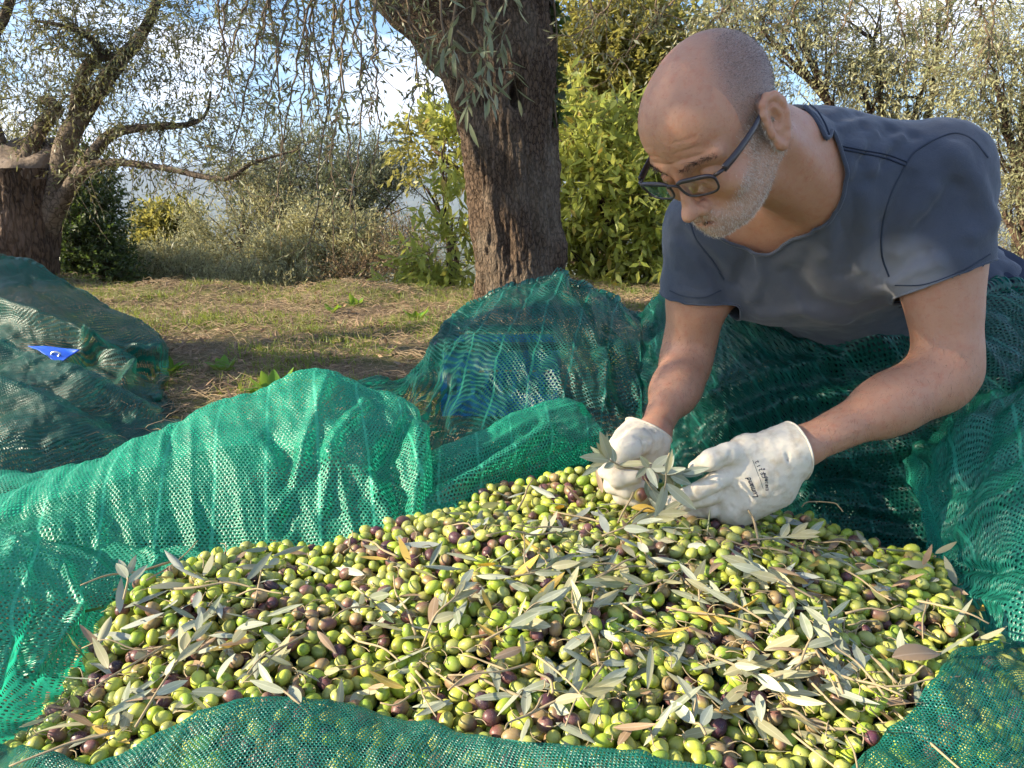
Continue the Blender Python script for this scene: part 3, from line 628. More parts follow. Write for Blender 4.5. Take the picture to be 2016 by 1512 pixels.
def seg_d(px, py, line):
    d = np.full(px.shape, 1e9)
    for (x0, y0), (x1, y1) in zip(line[:-1], line[1:]):
        dx, dy = x1-x0, y1-y0; t = np.clip(((px-x0)*dx+(py-y0)*dy)/(dx*dx+dy*dy), 0, 1)
        d = np.minimum(d, np.hypot(px-x0-t*dx, py-y0-t*dy))
    return d
def RP(l): return np.array([P(*q) for q in l])
def loft(rows, nu, nv, folds=(), ridges=(), seed=0., floor=True):
    rows = [np.asarray(r, float) for r in rows]
    A = np.stack([catmull(r, nu) for r in rows])            # rows x nu
    G = np.stack([catmull(A[:, j], nv) for j in range(nu)], 1)   # nv x nu
    def nrm(G):
        du = np.gradient(G, axis=1); dv = np.gradient(G, axis=0); n_ = norm(np.cross(du, dv))
        n_ *= np.sign((n_*(CAM-G)).sum(-1, keepdims=True).mean()); return n_
    U = np.cumsum(np.concatenate([np.zeros((nv, 1)), np.linalg.norm(np.diff(G, axis=1), axis=-1)], 1), 1); U -= U[:, nu//2][:, None]
    Vv = np.cumsum(np.concatenate([np.zeros((1, nu)), np.linalg.norm(np.diff(G, axis=0), axis=-1)], 0), 0)
    n_ = nrm(G); D = np.zeros(G.shape[:2]); X, Y = pix(G)
    for (su, sv, amp, ang, kind) in folds:
        ca, sa = math.cos(ang), math.sin(ang)
        q = np.stack([(U*ca+Vv*sa)*su, (-U*sa+Vv*ca)*sv, U*0+seed], -1).reshape(-1, 3)
        f = fbm(q, 1, 3, seed+.37).reshape(D.shape)
        D += amp*((1-np.abs(f)*2.6) if kind == 'r' else f*1.6)
    for line, wd, amp in ridges:
        D += amp*np.exp(-(seg_d(X, Y, line)/wd)**2)
    G = G + n_*D[..., None]
    if floor: G[..., 2] = np.maximum(G[..., 2], .004)
    i = np.arange(nv-1)[:, None]; j = np.arange(nu-1)[None]
    F = np.stack([i*nu+j, i*nu+j+1, (i+1)*nu+j+1, (i+1)*nu+j], -1).reshape(-1, 4)
    return G.reshape(-1, 3), F, np.stack([U, Vv], -1).reshape(-1, 2)
def off(r, d): return np.asarray(r) + np.array(d, float)
def dropz(r, d, z): q = np.asarray(r) + np.array(d, float); q[:, 2] = z; return q

# the heap's outline and height
HB = [(-100, 1520), (-20, 1425), (60, 1370), (140, 1262), (180, 1195), (300, 1158), (390, 1115), (470, 1078), (700, 1068), (860, 1030), (940, 985), (1050, 985), (1180, 972), (1250, 990), (1400, 1010), (1480, 1030), (1600, 1040), (1750, 1085), (1890, 1105), (1950, 1220), (2016, 1240), (2150, 1250), (2200, 1600), (1000, 1900), (-100, 1700)]
HPOLY = np.array([PZ(x, y, .06)[:2] for x, y in HB])
def inside(x, y, poly=HPOLY):
    c = np.zeros(x.shape, bool); j = len(poly)-1
    for i in range(len(poly)):
        xi, yi = poly[i]; xj, yj = poly[j]
        c ^= ((yi > y) != (yj > y)) & (x < (xj-xi)*(y-yi)/(yj-yi+1e-12)+xi); j = i
    return c
def pdist(x, y): return seg_d(x, y, [tuple(p) for p in HPOLY]+[tuple(HPOLY[0])])
def sm(t): t = np.clip(t, 0, 1); return t*t*(3-2*t)
def HH(x, y):
    x = np.asarray(x, float); y = np.asarray(y, float)
    d = np.where(inside(x, y), pdist(x, y), 0)
    hc = .050 + .062*sm((y-.62)/.42) + .018*np.sin(x*6.5+.6)*sm((y-.6)/.3) + .010*np.sin(x*17+y*9) + .007*np.sin(y*31+x*6)
    hc += .008*np.exp(-((x-.30)/.16)**2-((y-.98)/.10)**2)
    return .012 + (hc-.012)*sm(d/.085+.10)

def build_nets():
    mb = MB()
    # A: the lit hump left of the heap
    r0 = RP([(-250, 1130, .98), (0, 1058, 1.08), (150, 1066, 1.10), (300, 1083, 1.12), (450, 1090, 1.13), (600, 1080, 1.14), (720, 1064, 1.15), (800, 1044, 1.16), (850, 1026, 1.18), (900, 1004, 1.22)])
    r1 = RP([(-250, 1112, 1.02), (0, 1040, 1.12), (150, 1005, 1.15), (300, 1000, 1.17), (450, 992, 1.18), (600, 985, 1.19), (720, 985, 1.20), (800, 980, 1.21), (832, 985, 1.22), (850, 1000, 1.25)])
    r2 = RP([(-250, 1088, 1.04), (0, 1014, 1.14), (150, 960, 1.19), (300, 918, 1.23), (450, 882, 1.26), (600, 855, 1.28), (710, 865, 1.29), (800, 885, 1.29), (832, 905, 1.28), (842, 950, 1.29)])
    r3 = RP([(-250, 1060, 1.07), (0, 987, 1.17), (150, 928, 1.24), (300, 865, 1.30), (450, 804, 1.36), (600, 748, 1.40), (700, 774, 1.40), (790, 806, 1.38), (826, 842, 1.35), (832, 900, 1.36)])
    r4 = off(r3, (0, .06, -.012)); r5 = dropz(r3, (0, .28, 0), .02)
    mb.add(*loft([dropz(r0, (0, -.03, 0), .02), r0, r1, r2, r3, r4, r5], 300, 240, [(10, 1.1, .008, .15, 'r'), (24, 3, .003, .3, 'n'), (40, 40, .0012, 0, 'n')],
        [([(640, 760), (600, 880), (560, 1000)], 14, .016), ([(715, 800), (650, 880), (640, 1000)], 14, .014), ([(530, 860), (575, 900), (560, 1040)], 14, -.012), ([(800, 830), (765, 900), (790, 1010)], 14, -.022), ([(822, 850), (820, 930), (812, 1040)], 12, .016), ([(640, 900), (730, 940), (745, 975)], 12, .014), ([(760, 870), (740, 930)], 18, -.02)], 1.1))
    # strip behind it
    t = RP([(-300, 965, 1.4), (0, 933, 1.42), (130, 921, 1.44), (270, 906, 1.46), (400, 880, 1.5), (520, 860, 1.6)])
    mb.add(*loft([dropz(t, (0, -.22, 0), .01), off(t, (0, -.1, -.035)), t, dropz(t, (0, .15, 0), .01)], 120, 50, [(9, 3, .008, 0, 'r')], (), 2.2))
    # B: the rolled fold right of the hump
    a = RP([(815, 1045, 1.2), (880, 1020, 1.22), (950, 990, 1.28), (1010, 955, 1.34), (1080, 925, 1.38), (1140, 905, 1.42), (1190, 885, 1.46)])
    b = RP([(815, 985, 1.24), (870, 965, 1.26), (940, 925, 1.30), (1010, 885, 1.36), (1080, 860, 1.40), (1140, 850, 1.43), (1185, 852, 1.46)])
    c = RP([(815, 925, 1.33), (865, 900, 1.35), (935, 868, 1.40), (1005, 830, 1.46), (1070, 810, 1.50), (1130, 802, 1.52), (1172, 828, 1.50)])
    mb.add(*loft([dropz(a, (0, .10, 0), .02), a, b, c, off(c, (0, .08, -.02)), dropz(c, (0, .2, 0), .02)], 150, 110, [(4, 14, .008, .2, 'r'), (20, 10, .003, 0, 'n')],
        [([(830, 1000), (950, 930), (1080, 850)], 11, .016), ([(840, 960), (980, 880), (1060, 830)], 9, -.016), ([(900, 1010), (1030, 930), (1120, 880)], 9, -.008)], 3.3))
    # C: the swirl in the left foreground
    k0 = RP([(490, 1086, 1.135), (380, 1088, 1.125), (300, 1083, 1.12), (200, 1074, 1.11), (100, 1062, 1.09), (0, 1050, 1.06), (-250, 1115, .95)])
    k1 = RP([(470, 1098, 1.11), (375, 1108, 1.09), (285, 1112, 1.06), (180, 1118, 1.02), (70, 1120, .97), (-50, 1130, .90), (-260, 1220, .8)])
    k2 = RP([(455, 1106, 1.09), (355, 1122, 1.06), (262, 1142, 1.02), (150, 1172, .95), (35, 1210, .88), (-90, 1260, .8), (-300, 1320, .7)])
    k3 = RP([(440, 1112, 1.08), (325, 1146, 1.03), (225, 1178, .97), (158, 1245, .91), (72, 1352, .82), (0, 1408, .775), (-200, 1500, .66)])
    mb.add(*loft([k0, k1, k2, k3, dropz(k3, (.03, .01, 0), .005)], 260, 150, [(7, 3.5, .010, .6, 'r'), (18, 6, .004, .9, 'n')],
        [([(20, 1090), (120, 1130), (160, 1200), (60, 1330)], 13, .020), ([(60, 1060), (190, 1110), (240, 1150)], 12, .014), ([(0, 1130), (80, 1180), (40, 1300)], 13, -.014), ([(290, 1100), (340, 1130)], 10, .010), ([(-40, 1180), (20, 1260), (-20, 1360)], 14, .016)], 4.1))
    # D + E: the mound behind, over the crate and across his lap
    cols = [(680, 768, 1.8, 860, 1.5), (740, 752, 1.9, 880, 1.5), (800, 738, 2.0, 900, 1.5), (850, 700, 2.1, 915, 1.49), (885, 640, 2.22, 925, 1.47), (930, 598, 2.28, 935, 1.46), (985, 566, 2.28, 950, 1.44), (1040, 556, 2.26, 955, 1.42), (1088, 541, 2.22, 962, 1.41), (1140, 558, 2.18, 970, 1.40),
            (1200, 588, 2.14, 978, 1.39), (1262, 622, 2.1, 985, 1.385), (1290, 605, 2.05, 995, 1.38), (1312, 580, 2.0, 1005, 1.37), (1400, 574, 1.72, 1020, 1.35), (1450, 578, 1.62, 1032, 1.34), (1520, 600, 1.55, 1040, 1.33), (1620, 630, 1.50, 1052, 1.31), (1760, 625, 1.46, 1088, 1.28), (1880, 608, 1.44, 1110, 1.25), (1960, 588, 1.46, 1150, 1.2), (2020, 583, 1.5, 1200, 1.17), (2220, 600, 1.5, 1240, 1.1)]
    rows = []
    for s in [0, .12, .28, .45, .62, .8, 1.0]:
        rows.append(RP([(x, y0+(16*(1-s) if 790 < x < 1315 else 0)+(y1-y0)*s, Y0+(Y1-Y0)*min(1, s**.62)) for x, y0, Y0, y1, Y1 in cols]))
    rows = [dropz(rows[0], (0, .35, 0), .02), off(rows[0], (0, .05, -.015))] + rows + [dropz(rows[-1], (0, -.04, 0), -.0)]
    mb2 = MB()
    g = loft(rows, 560, 300, [(6, .8, .014, .25, 'r'), (4, 2.2, .012, 1.1, 'r'), (15, 3, .008, -.4, 'r'), (30, 12, .002, 0, 'n')],
        [([(1330, 880), (1400, 805), (1500, 750), (1640, 712), (1760, 690)], 20, .035), ([(1345, 930), (1430, 850), (1540, 800), (1700, 775), (1760, 780)], 20, .035), ([(1450, 640), (1560, 680), (1700, 690), (1800, 660)], 16, .025), ([(1400, 600), (1520, 640), (1640, 700)], 12, -.02),
         ([(1095, 545), (1135, 620), (1180, 700), (1190, 800)], 9, .022), ([(1115, 560), (1158, 640), (1205, 720)], 9, -.02), ([(1240, 860), (1330, 760), (1370, 700)], 22, .02), ([(830, 770), (815, 830), (850, 880)], 16, .02), ([(880, 760), (870, 840), (880, 900)], 12, -.02), ([(910, 690), (1000, 720), (1090, 760)], 45, .02),
         ([(1190, 620), (1180, 700)], 14, -.015), ([(1600, 975), (1740, 1005), (1850, 1000)], 16, .022), ([(1620, 1030), (1760, 1050), (1880, 1060)], 14, .016), ([(1640, 940), (1760, 960), (1830, 960)], 14, -.02), ([(1820, 620), (1900, 700), (1960, 740)], 30, .03), ([(1500, 900), (1650, 900), (1800, 880)], 22, .025), ([(1560, 950), (1680, 940)], 12, -.02)], 5.2)
    mb2.add(*g)
    lo_ = [r[12:]+np.array([0, .035, -.008]) for r in rows]; mbL = MB(); mbL.add(*loft(lo_, 200, 130, [(5, 1.1, .016, .5, 'r'), (14, 5, .006, .2, 'r')], (), 15.7))
    # F: the big fold at the right edge
    q0 = RP([(1838, 890, 1.25), (1880, 832, 1.28), (1940, 778, 1.3), (2016, 762, 1.3), (2220, 740, 1.3)])
    q1 = RP([(1832, 912, 1.2), (1890, 880, 1.18), (1950, 850, 1.17), (2040, 840, 1.15), (2220, 830, 1.1)])
    q2 = RP([(1852, 970, 1.15), (1902, 960, 1.1), (1960, 950, 1.07), (2040, 940, 1.05), (2220, 940, 1.0)])
    q3 = RP([(1886, 1080, 1.08), (1930, 1080, 1.03), (1980, 1080, 1.0), (2060, 1080, .97), (2220, 1080, .92)])
    q4 = RP([(1906, 1180, 1.0), (1945, 1190, .97), (1990, 1190, .94), (2060, 1190, .9), (2220, 1180, .86)])
    q5 = RP([(1916, 1250, .96), (1955, 1262, .93), (2000, 1262, .9), (2070, 1260, .86), (2220, 1260, .8)])
    qs = [q0, q1, q2, q3, q4, q5]
    qs = [np.vstack([off(q[:1], (.03, .12, -.03)), off(q[:1], (.0, .04, -.005)), q]) for q in qs]
    qs = [dropz(qs[0], (0, .25, 0), .02), off(qs[0], (0, .05, -.02))] + qs + [dropz(qs[-1], (0, -.03, 0), .0)]
    mbF = MB(); mbF.add(*loft(qs, 220, 280, [(6, 3, .014, .9, 'r'), (16, 5, .006, .5, 'r'), (30, 20, .002, 0, 'n')],
        [([(1850, 900), (1930, 850), (2016, 830)], 16, .022), ([(1870, 980), (1950, 930), (2020, 900)], 14, -.016), ([(1900, 1060), (1960, 1000), (2020, 970)], 16, .020), ([(1905, 1120), (1980, 1130), (2020, 1110)], 12, -.014), ([(1915, 1180), (1990, 1200)], 14, .014)], 6.4))
    net = empty('harvest_net', (0, 1.3, 0), 'bright green harvest net spread under the heap of olives, humped up around it and drawn over its near edge', 'net')
    net['label'] = 'green harvest net holding the heap of olives, humped up around it'
    def add(nm, m_, mt): put(link(nm, m_.mesh(nm, mt, uv=True)), net)
    add('near_folds', mb, M['net']); add('side_fold', mbF, M['net_side']); add('back_folds', mb2, M['net_shaded']); add('inner_layer', mbL, M['net_shaded'])
    # G, H: the near flaps drawn over the olives
    mb3 = MB()
    def flap(edge, far, nu, nv, seed, lift=.016, folds=()):
        def zz(p, l): return np.array([[q[0], q[1], float(HH(q[0], q[1]))+l] for q in p])
        E = []; 
        for x, y in edge:
            z = .08
            for _ in range(6): q = PZ(x, y, z); z = float(HH(q[0], q[1])) + lift
            E.append(q)
        E = np.array(E); Fr = np.array([PZ(x, y, .08)[:3] for x, y in far])
        rr = []
        for s in [0, .06, .2, .45, .75, 1.0]:
            q = E*(1-s)+Fr*s; q = zz(q, lift+.003*math.sin(s*9)); q[:, 2] += .004 if s == .06 else 0; rr.append(q)
        d = norm((Fr-E)*[1, 1, 0])
        under = E + d*.012; under[:, 2] -= .012
        return loft([under]+rr, nu, nv, folds, (), seed)
    mb3.add(*flap([(60, 1560), (130, 1530), (190, 1508), (262, 1478), (340, 1432), (440, 1390), (560, 1377), (680, 1392), (780, 1412), (900, 1438), (1030, 1455), (1150, 1472), (1300, 1495), (1450, 1535), (1560, 1570)],
        [(100, 1800), (180, 1800), (260, 1800), (340, 1800), (420, 1800), (500, 1800), (580, 1800), (680, 1800), (780, 1800), (900, 1800), (1000, 1800), (1100, 1800), (1200, 1800), (1300, 1800), (1400, 1800)], 260, 90, 7.1, .014, [(10, 4, .004, .4, 'r'), (24, 12, .0016, 0, 'n')]))
    mb3.add(*flap([(-200, 1440), (-60, 1456), (0, 1468), (70, 1480), (130, 1494), (180, 1516), (220, 1545)], [(-200, 1800), (-100, 1800), (0, 1800), (60, 1800), (120, 1800), (160, 1800), (200, 1800)], 90, 60, 8.1, .014, [(10, 4, .004, .4, 'r')]))
    mb3.add(*flap([(2180, 1205), (2090, 1218), (2016, 1238), (1945, 1262), (1885, 1288), (1850, 1332), (1800, 1392), (1742, 1450), (1690, 1500), (1655, 1550), (1640, 1600)],
        [(2400, 1300), (2390, 1350), (2380, 1400), (2360, 1460), (2340, 1520), (2320, 1580), (2290, 1640), (2250, 1700), (2200, 1750), (2100, 1780), (2000, 1800)], 220, 160, 9.1, .013, [(9, 5, .005, .9, 'r'), (22, 10, .002, 0, 'n')]))
    add('front_flap', mb3, M['net_flap'])
    # the sheet under the heap
    xs = np.linspace(-1.3, 1.6, 150); ys = np.linspace(.4, 2.1, 90); X, Y = np.meshgrid(xs, ys)
    Z = np.maximum(HH(X, Y)-.046, .006) + fbm(np.stack([X, Y, 0*X], -1).reshape(-1, 3), 9, 3, 2.0).reshape(X.shape)*.004
    V = np.stack([X, Y, Z], -1).reshape(-1, 3); i = np.arange(89)[:, None]; j = np.arange(149)[None]
    F = np.stack([i*150+j, i*150+j+1, (i+1)*150+j+1, (i+1)*150+j], -1).reshape(-1, 4)
    m4 = MB(); m4.add(V, F, V[:, :2]); add('ground_sheet', m4, M['net_shaded'])
    # the second net, heaped on the left
    mj = MB()
    def jj(rows, nu, nv, seed, rid=()):
        rows = [RP(r) for r in rows]
        rows = [dropz(rows[0], (-.16, .3, 0), .01), off(rows[0], (-.02, .06, -.015))] + rows + [dropz(rows[-1], (0, -.02, 0), .0)]
        e = lambda q: np.vstack([q, off(q[-1:], (-.05, .12, -.06))])
        mj.add(*loft([e(r) for r in rows], nu, nv, [(3.5, .6, .016, .9, 'r'), (11, 1.6, .009, .5, 'r'), (20, 12, .003, 0, 'n')], rid, seed))
    jj([[(-200, 530, 3.0), (0, 522, 3.0), (80, 540, 2.95), (160, 580, 2.9), (240, 628, 2.85), (305, 664, 2.8), (320, 690, 2.75)], [(-200, 600, 2.7), (0, 590, 2.7), (80, 610, 2.65), (160, 640, 2.65), (240, 670, 2.65), (300, 700, 2.65), (320, 715, 2.68)],
        [(-200, 700, 2.5), (0, 690, 2.45), (80, 700, 2.45), (160, 710, 2.5), (230, 730, 2.5), (285, 748, 2.55), (318, 745, 2.6)], [(-200, 780, 2.3), (0, 780, 2.25), (80, 785, 2.25), (160, 790, 2.25), (230, 795, 2.27), (275, 790, 2.3), (312, 775, 2.35)]], 180, 150, 11.3,
        [([(0, 610), (100, 650), (200, 700), (300, 700)], 12, .05), ([(150, 720), (240, 700), (300, 740)], 9, -.05), ([(170, 690), (250, 730), (240, 780)], 10, .05), ([(60, 560), (180, 640), (280, 690)], 14, -.03)])
    jj([[(-200, 660, 2.3), (0, 690, 2.2), (80, 705, 2.15), (150, 730, 2.1), (230, 775, 2.1), (320, 833, 2.12)], [(-200, 760, 2.05), (0, 770, 2.0), (80, 785, 2.0), (150, 805, 2.0), (230, 830, 2.03), (310, 850, 2.05)], [(-200, 880, 1.85), (0, 870, 1.85), (80, 875, 1.85), (150, 880, 1.88), (220, 885, 1.9), (330, 880, 1.93)]], 150, 100, 12.3)
    jj([[(-200, 740, 1.9), (0, 765, 1.85), (90, 790, 1.8), (170, 830, 1.8), (240, 880, 1.82), (300, 905, 1.85)], [(-200, 850, 1.7), (0, 860, 1.68), (90, 870, 1.7), (170, 885, 1.72), (240, 905, 1.75), (290, 915, 1.78)], [(-200, 960, 1.55), (0, 925, 1.62), (90, 925, 1.64), (170, 925, 1.66), (240, 922, 1.68), (280, 925, 1.7)]], 130, 90, 13.3)
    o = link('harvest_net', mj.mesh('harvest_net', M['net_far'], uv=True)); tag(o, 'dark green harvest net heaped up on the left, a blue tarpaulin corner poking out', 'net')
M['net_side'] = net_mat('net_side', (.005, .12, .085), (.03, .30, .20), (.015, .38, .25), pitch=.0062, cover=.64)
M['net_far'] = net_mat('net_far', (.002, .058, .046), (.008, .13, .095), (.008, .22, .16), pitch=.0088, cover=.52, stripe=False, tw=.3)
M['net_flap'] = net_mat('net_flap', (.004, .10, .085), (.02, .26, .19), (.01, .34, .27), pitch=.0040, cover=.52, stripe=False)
build_nets()

def build_tarp():
    Y = 2.22
    q = [[(55, 678, Y+.05), (105, 683, Y+.04), (158, 690, Y+.02)], [(75, 690, Y), (112, 694, Y), (140, 700, Y)], [(104, 712, Y-.06), (114, 713, Y-.06), (124, 711, Y-.06)]]
    V, F, uv = loft([RP(r) for r in q], 24, 24, [(6, 6, .004, 0, 'n')], (), 1.0, False)
    m, ntr = mat('tarpaulin'); n = N(ntr); w_ = n('TexWave', ins={'Scale': 260.0, 'Distortion': .3})
    n.end(n('BsdfPrincipled', ins={'Base Color': (.012, .10, .62), 'Roughness': .4, 'Normal': n.bump(w_.outputs['Fac'], .3, .001)}).outputs[0])
    root = empty('tarpaulin', P(105, 695, Y), 'blue tarpaulin corner with a metal eyelet, poking out of the dark net heap', 'tarpaulin')
    o = put(link('sheet', mesh_np('sheet', V, F, m)), root); s = o.modifiers.new('thick', 'SOLIDIFY'); s.thickness = .002
    c = P(112, 697, Y-.02); th = np.linspace(0, 2*math.pi, 25)
    ring = np.stack([c[0]+.012*np.cos(th), c[1]-.006-.0*th, c[2]+.007*np.sin(th)], -1)
    V, F = tube(ring, .0035, 8, False); put(link('eyelet', mesh_np('eyelet', V, F, plain_mat('eyelet_metal', (.6, .6, .58), .3, .5, metal=1))), root)
build_tarp()

def build_crate():
    Y = 2.12; x0, x1 = P(868, 700, Y)[0], P(1102, 700, Y)[0]; zt = P(1000, 683, Y)[2]; dpt = .30
    root = empty('crate', ((x0+x1)/2, Y+dpt/2, 0), 'blue plastic picking crate with a dark rim, half hidden under the net', 'crate')
    def slab(b, c, s):
        g = np.array([[sx, sy, sz] for sx in (-.5, .5) for sy in (-.5, .5) for sz in (-.5, .5)])*s+c
        b.add(g, [np.array([[0, 1, 3, 2], [4, 6, 7, 5], [0, 4, 5, 1], [2, 3, 7, 6], [0, 2, 6, 4], [1, 5, 7, 3]])])
    b = MB(); W = x1-x0; cx = (x0+x1)/2; cy = Y+dpt/2; zb = .01
    for sy in (-1, 1):
        slab(b, (cx, cy+sy*dpt/2, zb+.03), (W, .008, .06)); slab(b, (cx, cy+sy*dpt/2, zt-.04), (W-.01, .008, .05))
        for k in range(9): slab(b, (x0+.01+(W-.02)*k/8, cy+sy*dpt/2, (zb+zt)/2), (.012, .006, zt-zb-.03))
    for sx in (-1, 1):
        slab(b, (cx+sx*W/2, cy, (zb+zt)/2-.01), (.008, dpt-.02, zt-zb-.04))
    slab(b, (cx, cy, zb), (W-.02, dpt-.02, .008))
    o = put(link('body', b.mesh('body', plain_mat('crate_blue', (.01, .12, .42), .4), smooth=False)), root)
    r = MB()
    for sy in (-1, 1): slab(r, (cx, cy+sy*(dpt/2+.006), zt+.004), (W+.035, .022, .020))
    for sx in (-1, 1): slab(r, (cx+sx*(W/2+.006), cy, zt+.0045), (.022, dpt-.012, .018))
    o = put(link('rim', r.mesh('rim', plain_mat('crate_rim', (.02, .03, .05), .4), smooth=False)), root)
    bv = o.modifiers.new('b', 'BEVEL'); bv.width = .003; bv.segments = 2
build_crate()

# ------------------------------------------------------------------ olives
def pack_olives():
    r = .0086; cell = .02; grid = {}; out_ = []
    x0, y0 = HPOLY.min(0); x1, y1 = HPOLY.max(0); y0 = max(y0, .50)
    cand = 66000
    X = rng.uniform(x0, x1, cand); Y = rng.uniform(y0, y1, cand)
    ok = inside(X, Y); 
    fx, fy = pix(np.stack([X, Y, np.full(cand, .07)], -1)); ok &= (fx > -60) & (fx < 2080) & (fy < 1600)
    X, Y = X[ok], Y[ok]; Hs = HH(X, Y); D_ = pdist(X, Y)
    offs = [(0, 0)] + [(math.cos(a)*d, math.sin(a)*d) for d in (.006, .011) for a in np.arange(5)*1.2566]
    def rest(x, y, fl):
        z = fl; ci, cj = int(x//cell), int(y//cell)
        for a in (-1, 0, 1):
            for b in (-1, 0, 1):
                for (qx, qy, qz) in grid.get((ci+a, cj+b), ()):
                    d2 = (x-qx)**2+(y-qy)**2
                    if d2 < 4*r*r:
                        zz = qz + math.sqrt(4*r*r-d2)
                        if zz > z: z = zz
        return z
    for k in range(len(X)):
        x, y, h = X[k], Y[k], Hs[k]; fl = max(h-.030, .012)
        best = None
        for dx, dy in offs:
            z = rest(x+dx, y+dy, fl)
            if best is None or z < best[0]: best = (z, x+dx, y+dy)
            if z <= fl: break
        z, xx, yy = best
        if z > h + .002: continue
        out_.append((xx, yy, z)); grid.setdefault((int(xx//cell), int(yy//cell)), []).append((xx, yy, z))
    return np.array(out_)
OL_SHAPES = {}
def olive_unit(nu, nv):
    if (nu, nv) in OL_SHAPES: return OL_SHAPES[nu, nv]
    V = [[0, 0, -1]]
    for i in range(1, nv):
        p = -math.pi/2 + math.pi*i/nv
        for j in range(nu):
            a = 2*math.pi*j/nu; V.append([math.cos(p)*math.cos(a), math.cos(p)*math.sin(a), math.sin(p)])
    V.append([0, 0, 1]); V = np.array(V)
    Q = [[1+(i-1)*nu+j, 1+(i-1)*nu+(j+1) % nu, 1+i*nu+(j+1) % nu, 1+i*nu+j] for i in range(1, nv-1) for j in range(nu)]
    T = [[0, 1+(j+1) % nu, 1+j] for j in range(nu)] + [[len(V)-1, 1+(nv-2)*nu+j, 1+(nv-2)*nu+(j+1) % nu] for j in range(nu)]
    OL_SHAPES[nu, nv] = (V, np.array(Q), np.array(T)); return OL_SHAPES[nu, nv]
CLS = {'green': (.64, [(.32, .42, .04), (.42, .47, .06), (.24, .35, .04), (.24, .30, .06), (.32, .35, .10), (.48, .49, .10)]), 'mottled': (.21, [(.30, .27, .07), (.26, .19, .09), (.34, .25, .11)]),
       'purple': (.085, [(.045, .016, .035), (.08, .025, .045), (.03, .014, .025)]), 'reddish': (.05, [(.24, .07, .06), (.20, .12, .06), (.17, .06, .055)])}
def olive_cols(k, cls, V):
    c1 = np.array(random.choice(CLS[cls][1]))*random.uniform(.8, 1.15)
    c2 = {'green': np.array([.36, .36, .09]), 'mottled': np.array([.14, .06, .06]), 'purple': np.array([.13, .05, .05]), 'reddish': np.array([.28, .28, .07])}[cls]
    ph = np.array([random.uniform(-2, 2) for _ in range(3)])
    g = 1/(1+np.exp(-(V@ph*1.2 - (1.6 if cls == 'green' else .1))*2)); 
    C = c1*(1-g[:, None]) + c2*g[:, None]
    tip = V[:, 2] > .96; C[tip] = C[tip]*.3 + np.array([.12, .08, .03])*.6
    return np.hstack([C, np.ones((len(V), 1))])
def olive_mat():
    m, ntr = mat('olive_skin'); n = N(ntr)
    a = n('VertexColor', layer_name='col'); tco = n('TexCoord').outputs['Object']
    sp = n.noise(900, 2, tco); blot = n.noise(130, 4, tco, .6)
    oi = n('ObjectInfo').outputs['Random']
    c = n.mix(n.ramp(sp, [(.6, (0, 0, 0)), (.72, (.35, .35, .35))]), a.outputs[0], (.42, .42, .2))
    c = n.mix(n.ramp(blot, [(.58, (0, 0, 0)), (.75, (.35, .35, .35))]), c, (.13, .07, .05))
    hs = n('HueSaturation', ins={'Color': c}); n.set(hs, 'Value', n.math('ADD', n.math('MULTIPLY', oi, .25), .875))
    b = n('BsdfPrincipled', ins={'Base Color': hs.outputs[0], 'Roughness': n.math('ADD', n.math('MULTIPLY', blot, .35), .26), 'Specular IOR Level': .45, 'Subsurface Weight': .12, 'Subsurface Scale': .004, 'Normal': n.bump(blot, .25, .002)})
    b.inputs['Subsurface Radius'].default_value = (1, .8, .2)
    n.end(b.outputs[0]); return m
def rand_rot(flat=True):
    d = norm(rng.normal(size=3)*np.array([1, 1, .45])); a = rng.uniform(0, 6.28)
    return (Vector(d).to_track_quat('Z', 'Y') @ Matrix.Rotation(a, 3, 'Z').to_quaternion())
